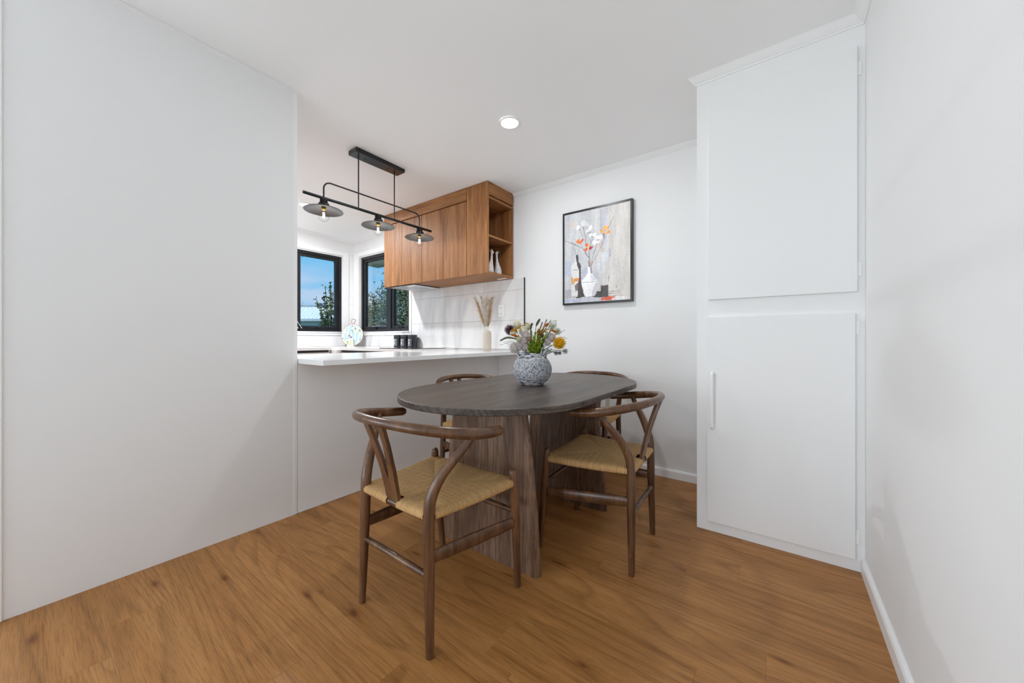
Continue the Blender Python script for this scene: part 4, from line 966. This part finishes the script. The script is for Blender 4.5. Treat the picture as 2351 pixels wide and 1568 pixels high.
for (a, d) in (((1760, 300), (1770, 205)), ((1900, 520), (2060, 425)), ((1950, 650), (2120, 690)), ((1650, 210), (1810, 155))):
    sprig([Vector((.03, .02, .14)), bq(1400, 800, .0), bq(*a, .01), bq(*d, .01)], 'sage' if a[0] < 1800 else 'pale', 'thin curling grass tip at the cupboard side of the bouquet', .007, 30, .0007, name='dried_grass', group='thin curling grass tips', start=.7, spread=.4, sm='dgreen')

# ================================================================== VASE OF PAMPAS ON THE BAR
VP = (-2.235, 2.625, CT)
def ribbed():
    m = mat('ribbed_beige_ceramic', lin((206, 196, 182)), .6, spec=.3); t = m.node_tree; b = t.nodes['Principled BSDF']; c = N(t, 'ShaderNodeTexCoord'); p = N(t, 'ShaderNodeMapping'); p.inputs['Scale'].default_value = (.15, .15, 1); t.links.new(c.outputs['Object'], p.inputs[0])
    n = N(t, 'ShaderNodeTexNoise'); n.inputs['Scale'].default_value = 190; n.inputs['Detail'].default_value = 2; t.links.new(p.outputs[0], n.inputs['Vector'])
    r = ramp(t, n.outputs['Fac'], [(.0, lin((208, 198, 184))), (1, lin((208, 198, 184)))]); t.links.new(r.outputs[0], b.inputs['Base Color'])
    u = N(t, 'ShaderNodeBump'); u.inputs['Strength'].default_value = .6; u.inputs['Distance'].default_value = .002; t.links.new(n.outputs['Fac'], u.inputs['Height']); t.links.new(u.outputs[0], b.inputs['Normal']); return m
g = G(); g.lathe([(.0, .0002), (.032, .0002), (.034, .004), (.0395, .016), (.041, .03), (.041, .155), (.0395, .172), (.034, .184), (.027, .190), (.022, .192), (.019, .190), (.018, .17), (.03, .14), (.03, .03), (0, .02)], 40)
pv = g.build('pampas_vase', ribbed()); pv.location = VP; tag(pv, 'slim ribbed beige vase of pampas standing on the bar worktop', 'vase')
M['pampas'] = var_mat('beige_pampas', lin((212, 198, 182)), lin((240, 234, 226)), scale=30); M['pampb'] = var_mat('tan_pampas', lin((188, 150, 114)), lin((222, 198, 170)), scale=30); M['pstem'] = mat('tan_stem', lin((150, 120, 80)), .7)
for i, (dx, top, b, m_, dens) in enumerate(((-.115, .50, .0, 'pampb', 520), (-.06, .52, .03, 'pampas', 900), (.0, .51, -.02, 'pampas', 900), (.050, .50, .0, 'pampb', 700), (-.03, .47, -.03, 'pampas', 800), (.02, .49, .03, 'pampas', 700), (-.09, .45, .02, 'pampas', 600))):
    r = thing('pampas_plume', ('tan pampas plume leaning towards the kitchen' if dx < -.1 else 'tan pampas plume on the side of the power outlet') if m_ == 'pampb' else 'pale beige feathery pampas plume in the ribbed vase', 'dried grass', VP, YAW, 'tan pampas plumes' if m_ == 'pampb' else 'pale pampas plumes')
    pts = spline([(dx*.1, b*.2, .06), (dx*.12, b*.25, .19), (dx*.55, b*.7, top*.7), (dx, b, top)], 12)
    G().tube(pts, [.0013*(1-.6*k/len(pts)) for k in range(len(pts))], 5).build('stem', M['pstem'] if m_ == 'pampb' else M[m_], r)
    g = G()
    for k in range(dens):
        t = .42+.56*RNG.random(); j = t*(len(pts)-2); q = int(j); c = pts[q].lerp(pts[q+1], j-q); T_ = (pts[q+1]-pts[q]).normalized(); u = T_.orthogonal().normalized(); v = T_.cross(u); a = RNG.uniform(0, 6.283); sp_ = RNG.uniform(.12, .42)
        d = (T_+(u*math.cos(a)+v*math.sin(a))*sp_).normalized(); ll = RNG.uniform(.035, .10)*(1.15-t*.5); mdl = c+d*ll*.6; needle(g, c, mdl, .00038, .9); needle(g, mdl, mdl+(d+Vector((0, 0, -.25))+(u*math.cos(a)+v*math.sin(a))*.3).normalized()*ll*.4, .0004, .3)
    g.build('plume', M[m_], r)
# ================================================================== CANISTERS
M['tin'] = mat('black_enamel_tin', lin((34, 38, 46)), .3); M['tinlid'] = mat('dark_grey_tin_lid', lin((70, 72, 76)), .35, .3); M['white_print'] = mat('white_print', lin((214, 216, 220)), .5)
def curved(g, r, a0, a1, z0, z1, n=8):
    vs = []; fs = []
    for k in range(n+1):
        a = math.radians(-90+a0+(a1-a0)*k/n)
        for rr in (r, r+.0006):
            vs += [(rr*math.cos(a), rr*math.sin(a), z0), (rr*math.cos(a), rr*math.sin(a), z1)]
    for k in range(n): b = k*4; fs += [(b+2, b+6, b+7, b+3), (b, b+1, b+5, b+4), (b, b+4, b+6, b+2), (b+1, b+3, b+7, b+5)]
    fs += [(0, 2, 3, 1), (n*4, n*4+1, n*4+3, n*4+2)]
    g.add(vs, fs)
CW = 'black storage canisters'
for i, (x, lab) in enumerate(((-3.70, 'black tin canister under the window, farthest from the cooktop'), (-3.565, 'black tin canister, the middle one of the three'), (-3.428, 'black tin canister standing closest to the cooktop'))):
    r = thing('storage_canister', lab, 'canister', (x, 2.690, CK), group=CW)
    G().lathe([(0, .0002), (.050, .0002), (.052, .003), (.052, .128), (.0505, .131), (0, .131)], 36).build('body', M['tin'], r)
    ld_ = G().lathe([(.0535, .125), (.0535, .140), (.051, .145), (.03, .148), (0, .149)], 36).build('lid', M['tinlid'], r)
    G().tube([(.026*math.cos(math.pi*k/10), 0, .147+.030*math.sin(math.pi*k/10)) for k in range(11)], .0015, 6).build('wire_handle', M['chrome'], ld_)
    g = G(); R0 = .0522
    curved(g, R0, -34, 34, .096, .0985); curved(g, R0, -34, 34, .020, .0225); curved(g, R0, -34, -31, .0225, .096, 1); curved(g, R0, 31, 34, .0225, .096, 1)
    curved(g, R0, -20, 20, .078, .088); 
    for k in range(5): curved(g, R0, -21, 21-(k*7) % 13, .064-k*.0085, .069-k*.0085)
    g.build('printed_label', M['white_print'], r)
# ================================================================== ROUND BOARD AND CUP IN THE CORNER
BR = .147
bo = thing('round_serving_board', 'round citrus-print serving board leaning in the kitchen corner', 'board', (-4.585, 2.60, CK+.004), YAW)
TL = math.radians(9)
def tilt(v): x, y, z = v; return (x, y*math.cos(TL)+z*math.sin(TL), z*math.cos(TL)-y*math.sin(TL))
g = G(); prof = [(0, -.006), (BR-.003, -.006), (BR, -.003), (BR, .005), (BR-.002, .0065), (BR-.005, .0065), (BR-.005, .0055), (0, .0055)]
vs = []; fs = []; sg = 56
for (rr, dd) in prof:
    for k in range(sg): a = 2*math.pi*k/sg; vs.append(tilt((rr*math.cos(a), -dd, BR+rr*math.sin(a))))
for i in range(len(prof)-1):
    for k in range(sg): fs.append((i*sg+k, i*sg+(k+1) % sg, (i+1)*sg+(k+1) % sg, (i+1)*sg+k))
g.add(vs, fs); g.build('board_disc', mat('pinkish_wood_rim', lin((172, 136, 120)), .6), bo)
RN, AN = 34, 90; vs = []; fs = []; cols = []
for i in range(RN+1):
    for k in range(AN): rr = (BR-.0055)*i/RN; a = 2*math.pi*k/AN; vs.append(tilt((rr*math.cos(a), -.0062, BR+rr*math.sin(a))))
LEM = [(420, 590, 75, 45, (232, 214, 166)), (500, 770, 80, 45, (236, 214, 156)), (910, 710, 70, 70, (232, 200, 168)), (1050, 640, 70, 70, (230, 196, 164)), (1200, 850, 80, 45, (234, 212, 166)), (520, 1190, 80, 70, (236, 214, 150)), (640, 1260, 75, 45, (232, 212, 166)),
       (930, 590, 30, 50, (104, 120, 116)), (1150, 640, 45, 25, (92, 106, 106)), (1140, 710, 30, 45, (130, 150, 146)), (770, 680, 50, 25, (104, 120, 114)), (790, 770, 35, 35, (140, 160, 156)), (550, 1050, 25, 50, (104, 122, 124)), (640, 1140, 50, 25, (96, 112, 108)), (310, 1040, 45, 30, (130, 140, 126)), (1200, 1100, 30, 40, (110, 124, 116)), (560, 490, 30, 12, (130, 140, 140)),
       (765, 475, 28, 28, (150, 60, 74)), (640, 920, 42, 42, (70, 60, 66)), (645, 925, 26, 30, (206, 110, 130)), (730, 990, 42, 42, (70, 60, 66)), (725, 1000, 26, 30, (200, 110, 128))]
for i in range(RN):
    for k in range(AN):
        fs.append((i*AN+k, i*AN+(k+1) % AN, (i+1)*AN+(k+1) % AN, (i+1)*AN+k))
        rr = (BR-.0055)*(i+.5)/RN; a = 2*math.pi*(k+.5)/AN; px = 785+rr*math.cos(a)/BR*545; py = 890-rr*math.sin(a)/BR*500
        s_ = ((px+ (py-890)*.10-330) % 190); c = (206, 208, 212) if s_ < 70 else (166, 194, 212)
        if i >= RN-2: c = (226, 228, 230)
        for (x, y, rx, ry, cc) in LEM:
            if ((px-x)/rx)**2+((py-y)/ry)**2 < 1: c = cc
        cols.append([q*1.15 for q in lin(c)])
o = G().add(vs, fs).build('citrus_print', vcol_mat('printed_board', .4), bo, fix=False); paint_faces(o, cols)
hp = spline([(-.006, 0, 2*BR-.004), (-.018, 0, 2*BR+.02), (-.026, 0, 2*BR+.05), (-.02, 0, 2*BR+.068), (0, 0, 2*BR+.072), (.02, 0, 2*BR+.068), (.026, 0, 2*BR+.05), (.018, 0, 2*BR+.02), (.006, 0, 2*BR-.004)], 5)
G().tube([tilt(p) for p in hp], .005, 8).build('hanging_loop', mat('tan_cord_loop', lin((178, 150, 134)), .7), bo)
cu = thing('striped_candle_jar', 'small white jar with lime stripes standing before the round board', 'jar', (-4.385, 2.475, CK), YAW)
G().lathe([(0, .0002), (.044, .0002), (.046, .003), (.046, .098), (.0445, .1), (.043, .098), (.043, .012), (0, .012)], 40).build('jar_body', M['trim'], cu)
vs = []; fs = []; cols = []; na, nzz = 60, 24
for k in range(nzz+1):
    for i in range(na+1): a = math.radians(-180+180*i/na); vs.append((.0463*math.cos(a), .0463*math.sin(a), .006+.088*k/nzz))
for k in range(nzz):
    for i in range(na):
        fs.append((k*(na+1)+i, k*(na+1)+i+1, (k+1)*(na+1)+i+1, (k+1)*(na+1)+i)); x = -math.cos(math.radians(180*(i+.5)/na)); z = (k+.5)/nzz
        c = (228, 230, 232)
        if -.5 < x < -.30 or .22 < x < .5 or x > .88 or x < -.93: c = (204, 202, 160)
        if ((x+.38)/.3)**2+((z-.42)/.28)**2 < 1: c = (182, 190, 134)
        if ((x+.55)/.2)**2+((z-.62)/.14)**2 < 1: c = (130, 142, 100)
        cols.append(lin(c))
o = G().add(vs, fs, True).build('printed_wrap', vcol_mat('printed_jar', .4), cu, fix=False); paint_faces(o, cols)
# ================================================================== GIRAFFES
def mosaic():
    m = mat('mosaic_dots', (.8, .8, .8), .4); t = m.node_tree; b = t.nodes['Principled BSDF']; c = N(t, 'ShaderNodeTexCoord'); v = N(t, 'ShaderNodeTexVoronoi'); v.inputs['Scale'].default_value = 175; t.links.new(c.outputs['Object'], v.inputs['Vector'])
    sp = N(t, 'ShaderNodeSeparateColor'); t.links.new(v.outputs['Color'], sp.inputs[0])
    r = ramp(t, sp.outputs[0], [(.0, lin((210, 210, 214))), (.20, lin((226, 226, 228))), (.34, lin((70, 110, 150))), (.48, lin((60, 62, 70))), (.62, lin((170, 50, 44))), (.82, lin((226, 190, 50))), (.92, lin((150, 180, 200)))]); r.color_ramp.interpolation = 'CONSTANT'
    d = ramp(t, v.outputs['Distance'], [(.30, (0, 0, 0)), (.36, (1, 1, 1))]); mm = mixc(t, d.outputs[0], r.outputs[0], lin((222, 222, 224))); t.links.new(mm.outputs[0], b.inputs['Base Color']); return m
M['mos'] = mosaic(); M['mane'] = mat('yellow_mane', lin((214, 170, 50)), .5)
def giraffe(y, s, label):
    """s=+1 : chest towards +y. A sitting giraffe with plump haunches and a long neck."""
    r = thing('giraffe_figurine', label, 'figurine', (-2.135, y, Z0+.0182), group='mosaic giraffe figurines')
    P, Rd = spline([(0, 0, 0), (0, -.001*s, .02), (0, -.001*s, .05), (0, .003*s, .08), (0, .010*s, .11), (0, .016*s, .14), (0, .019*s, .17), (0, .021*s, .20), (0, .021*s, .212)], 4, [.030, .035, .034, .028, .0195, .0128, .0095, .009, .010])
    g = G(); g.tube(P, Rd, 18)
    hd = Vector((0, .020*s, .218))
    ring = spline([hd+Vector((.0, -.010*s, .006)), hd, hd+Vector((.004, .012*s, -.006)), hd+Vector((.006, .018*s, -.011))], 4, [.008, .0135, .0095, .0065]); g.tube(ring[0], ring[1], 14)
    for q in (-1, 1):
        g.tube([hd+Vector((q*.005, -.004*s, .010)), hd+Vector((q*.006, -.006*s, .022))], [.0026, .0032], 8)
        g.tube([hd+Vector((q*.010, -.004*s, .004)), hd+Vector((q*.018, -.007*s, .009)), hd+Vector((q*.021, -.008*s, .010))], [.003, .0042, .001], 8)
        g.tube([(q*.014, .016*s, .0), (q*.014, .024*s, .012), (q*.012, .022*s, .045), (q*.009, .012*s, .07)], [.009, .010, .010, .008], 10)
    g.build('body', M['mos'], r)
    g = G(); mp_ = [P[k]+Vector((0, -s*(Rd[k]-.001), 0)) for k in range(3, 22)]; g.tube(mp_, .0032, 8); g.tube(spline([mp_[9], mp_[9]+Vector((0, -.012*s, .004)), mp_[9]+Vector((0, -.014*s, .012))], 4), .002, 6); g.build('mane_and_tail', M['mane'], r)
    return r
giraffe(2.553, 1, 'mosaic giraffe figurine sitting nearer the cabinet doors'); giraffe(2.668, -1, 'mosaic giraffe figurine sitting nearer the wall')

# ================================================================== OUTSIDE
R2 = Vector((math.cos(YAW), math.sin(YAW), 0)); F2 = Vector((-math.sin(YAW), math.cos(YAW), 0))
o = G().box(-60, 40, -40, 70, -.7, -.5).build('ground', var_mat('lawn', lin((70, 90, 50)), lin((100, 116, 70)), scale=3)); o['kind'] = 'structure'
M['soffit'] = mat('grey_white_soffit', (.7, .71, .71), .6)
g = G(); g.box(-5.40, -4.945, -5.3, 3.5, 2.205, 2.22); g.box(-4.945, 1.0, 2.895, 3.5, 2.205, 2.22); g.box(-5.43, -5.40, -5.3, 3.53, 2.198, 2.4); g.box(-5.40, 1.0, 3.5, 3.53, 2.19, 2.4); o = g.build('trim_eaves', M['soffit']); o['kind'] = 'structure'
g = G(); g.box(-5.43, 1.1, -5.3, 3.53, 2.53, 2.6); o = g.build('roof', mat('dark_roof', (.1, .1, .11), .7)); o['kind'] = 'structure'
g = G(); 
for k in range(9): g.box(-5.40, -4.945, -4+k*.9, -3.99+k*.9, 2.201, 2.2055)
for k in range(7): g.box(-4.9+k*.9, -4.89+k*.9, 2.895, 3.5, 2.201, 2.2055)
g.build('soffit_batten', M['soffit'], bpy.data.objects['trim_eaves'])
# neighbour's house with a ribbed metal roof
nh = thing('neighbour_house', 'pale neighbouring house with a white ribbed metal roof', 'house', (R2*-12+F2*18.2)[:2]+(-.5,), YAW)
M['roofm'] = mat('white_metal_roof', (.86, .88, .90), .35); M['weather'] = mat('pale_weatherboard', lin((196, 206, 206)), .6)
ZB = -.5
ew, rw, ez, rz_, eD, rD = -4.0, 3.4, 2.02-ZB, 2.74-ZB, 0.0, .95
g = G()
for k in range(36):
    a = ew+(rw-ew)*k/36; b_ = ew+(rw-ew)*(k+1)/36; w = (b_-a)
    for (q0, q1, h) in ((a, a+w*.72, 0), (a+w*.72, b_, .05)):
        g.add([(q0, eD, ez+h), (q1, eD, ez+h), (q1, rD, rz_+h), (q0, rD, rz_+h), (q0, eD, ez-.04), (q1, eD, ez-.04), (q1, rD, rz_-.04), (q0, rD, rz_-.04)], [(0, 1, 2, 3), (4, 7, 6, 5), (0, 4, 5, 1), (3, 2, 6, 7), (0, 3, 7, 4), (1, 5, 6, 2)])
g.add([(ew, rD, rz_), (rw, rD, rz_), (rw, 2.1, ez), (ew, 2.1, ez)], [(0, 1, 2, 3)])
rf = g.build('roof', M['roofm'], nh)
g = G(); g.box(ew, rw+.03, rD-.1, rD+.1, rz_+.03, rz_+.08); g.build('ridge_cap', M['roofm'], rf)
g = G(); g.box(ew, rw, -.06, .02, ez-.12, ez-.0); g.build('gutter', M['roofm'], rf)
for k in range(12): G().box(ew+.1, rw-.25, .12-.012*(k % 2), .2, k*.2, k*.2+.2).build('weatherboard', M['weather'], nh)
G().box(ew+.1, rw-.25, .2, 1.9, 0, 2.4).build('wall', M['weather'], nh)
for (a, zz, rr, mt, lab) in ((.85, 2.86-ZB, .17, 'dishw', 'white satellite dish beside a tree on the ridge'), (2.62, 2.62-ZB, .14, 'dishg', 'grey satellite dish behind the leafy branch')):
    M.setdefault('dishw', mat('white_dish', (.75, .76, .78), .5)); M.setdefault('dishg', mat('grey_dish', lin((96, 106, 122)), .5))
    P_ = R2*(-12+a)+F2*(18.2+(rD-.25 if a < 2 else -.45))
    r = thing('satellite_dish', lab, 'satellite dish', (P_.x, P_.y, 0+ZB), YAW)
    ax = Matrix.Translation((0, -.12, zz)) @ Matrix.Rotation(math.radians(75), 4, 'X') @ Matrix.Rotation(math.radians(25), 4, 'Y')
    G().lathe([(rr*k/6, .25*rr*(k/6)**2) for k in range(7)]+[(rr*k/6, .25*rr*(k/6)**2-.01) for k in range(6, -1, -1)], 28, ax=ax).build('dish', M[mt], r)
    G().tube([(0, -.1, zz), (0, 0, zz-.1), (0, 0, rz_ if a < 2 else 0)], .02, 8).build('mast', M['chrome'], r)
# low lean-to roofs close to the windows
def leanto(lat, dep, w, d, z0, z1, label, m):
    P_ = R2*lat+F2*dep; r = thing('lean_to_roof', label, 'roof', (P_.x, P_.y, ZB), YAW)
    g = G(); n = 14
    for k in range(n):
        a = -w/2+w*k/n; b_ = a+w/n*.86
        g.add([(a, 0, z0-ZB), (b_, 0, z0-ZB), (b_, d, z1-ZB), (a, d, z1-ZB), (a, 0, z0-ZB-.03), (b_, 0, z0-ZB-.03), (b_, d, z1-ZB-.03), (a, d, z1-ZB-.03)], [(0, 1, 2, 3), (4, 7, 6, 5), (0, 4, 5, 1), (3, 2, 6, 7), (0, 3, 7, 4), (1, 5, 6, 2)])
    g.build('roof_sheet', m, r); G().box(-w/2, w/2, d*.1, d*.1+.04, z0-ZB-.13, z0-ZB-.03).build('beam', m, r)
    for s in (-1, 1): G().box(s*w/2-.03*s-.03, s*w/2-.03*s+.03, d*.1, d*.1+.06, 0, z0-ZB-.1).build('post', m, r)
leanto(-7.6, 13.2, 5.0, 2.0, 1.32, 1.52, 'low pale lean-to roof in front of the neighbouring house', mat('pale_grey_sheet', (.72, .78, .80), .4))
leanto(-2.4, 7.6, 3.4, .5, 1.19, 1.30, 'low white lean-to roof in front of the leafy tree', mat('white_sheet', (.8, .84, .9), .4))
def leaf_mat(name, a, b, c_):
    m = mat(name, a, .45, spec=.4); t = m.node_tree; co = N(t, 'ShaderNodeTexCoord'); n = N(t, 'ShaderNodeTexNoise'); n.inputs['Scale'].default_value = 9; n.inputs['Detail'].default_value = 4; n.inputs['Roughness'].default_value = .9; t.links.new(co.outputs['Object'], n.inputs['Vector'])
    r = ramp(t, n.outputs['Fac'], [(.38, a), (.52, b), (.64, c_)]); t.links.new(r.outputs[0], t.nodes['Principled BSDF'].inputs['Base Color']); return m
M['leaf'] = leaf_mat('glossy_grey_green_leaf', lin((84, 94, 62)), lin((142, 150, 112)), lin((200, 202, 158))); M['leaf2'] = leaf_mat('olive_leaf', lin((70, 78, 34)), lin((112, 118, 62)), lin((160, 160, 90))); M['bark'] = var_mat('grey_bark', lin((72, 62, 54)), lin((110, 98, 86)), scale=12)
def tree(label, lat, dep, zc_, rx, rz, n, leaf, lm, seed, twigs=0, group=None, core=True, sparse=False):
    P_ = R2*lat+F2*dep; r = thing('leafy_tree', label, 'tree', (P_.x, P_.y, ZB), YAW, group); q = random.Random(seed); C_ = Vector((0, 0, zc_-ZB))
    g = G(); tr = [Vector((0, 0, 0)), Vector((.05, .03, (zc_-ZB)*.6)), C_]; g.tube(spline(tr, 4), [.12*rx*(1-.05*i) for i in range(9)], 8)
    tips = []
    for k in range(22+twigs):
        d = Vector((q.gauss(0, 1), q.gauss(0, 1), q.gauss(.35, .8))).normalized(); e_ = C_+Vector((d.x*rx, d.y*rx, d.z*rz))*q.uniform(.8, 1.12 if not twigs else 1.25); tips.append(e_); s0 = C_*.9; g.tube([s0, s0.lerp(e_, .5)+Vector((0, 0, .08*rx)), e_], [.035*rx, .02*rx, .005], 5)
    g.build('trunk_and_branches', M['bark'], r)
    g = G(); vs = []; fs = []
    for k in range(n):
        if k % 4 == 0 or sparse:
            e_ = q.choice(tips); s0 = C_*.95; p = s0.lerp(e_, q.uniform(.45, 1.0))+Vector((q.gauss(0, .08), q.gauss(0, .08), q.gauss(0, .08)))*rx
        else:
            d = Vector((q.gauss(0, 1), q.gauss(0, 1), q.gauss(0, 1))).normalized(); rad = q.uniform(.55, 1)**.5*(.86+.16*math.sin(d.x*7+seed)*math.sin(d.z*6+1)+.1*math.sin(d.y*11+d.x*5)); p = C_+Vector((d.x*rx, d.y*rx, d.z*rz))*rad
        a = Vector((q.gauss(0, 1), q.gauss(0, 1), q.gauss(0, .7))).normalized(); s = a.orthogonal().normalized(); s.rotate(Matrix.Rotation(q.uniform(0, 6.28), 3, a)); ll = leaf*q.uniform(.7, 1.3); w = ll*.3
        b = len(vs); vs += [p-a*ll*.5, p+s*w, p+a*ll*.5, p-s*w]; fs += [(b, b+1, b+2), (b, b+2, b+3)]
    g.add(vs, fs); o = g.build('leaves', M[lm], r, fix=False); o['kind'] = 'stuff'; return r
tree('dense grey-green tree filling the view of the right-hand kitchen window', -2.55, 9.6, 1.05, 1.85, 1.75, 60000, .058, 'leaf', 5, 16)
tree('slender leafy tree at the edge of the corner window view', -3.02, 6.0, 1.15, .25, .74, 1000, .056, 'leaf', 9, 6, sparse=True)
tree('rounded olive tree rising behind the ridge of the white roof', -14.6, 28, 2.6, 1.3, 1.15, 4500, .16, 'leaf2', 3)
tree('bushy olive tree behind the white satellite dish', -17.3, 28, 2.8, 1.1, 1.5, 3500, .16, 'leaf2', 7)
tree('bare twiggy shrub on the skyline between the olive trees', -15.9, 33, 2.9, .9, 1.1, 130, .06, 'leaf2', 13, 30, sparse=True)
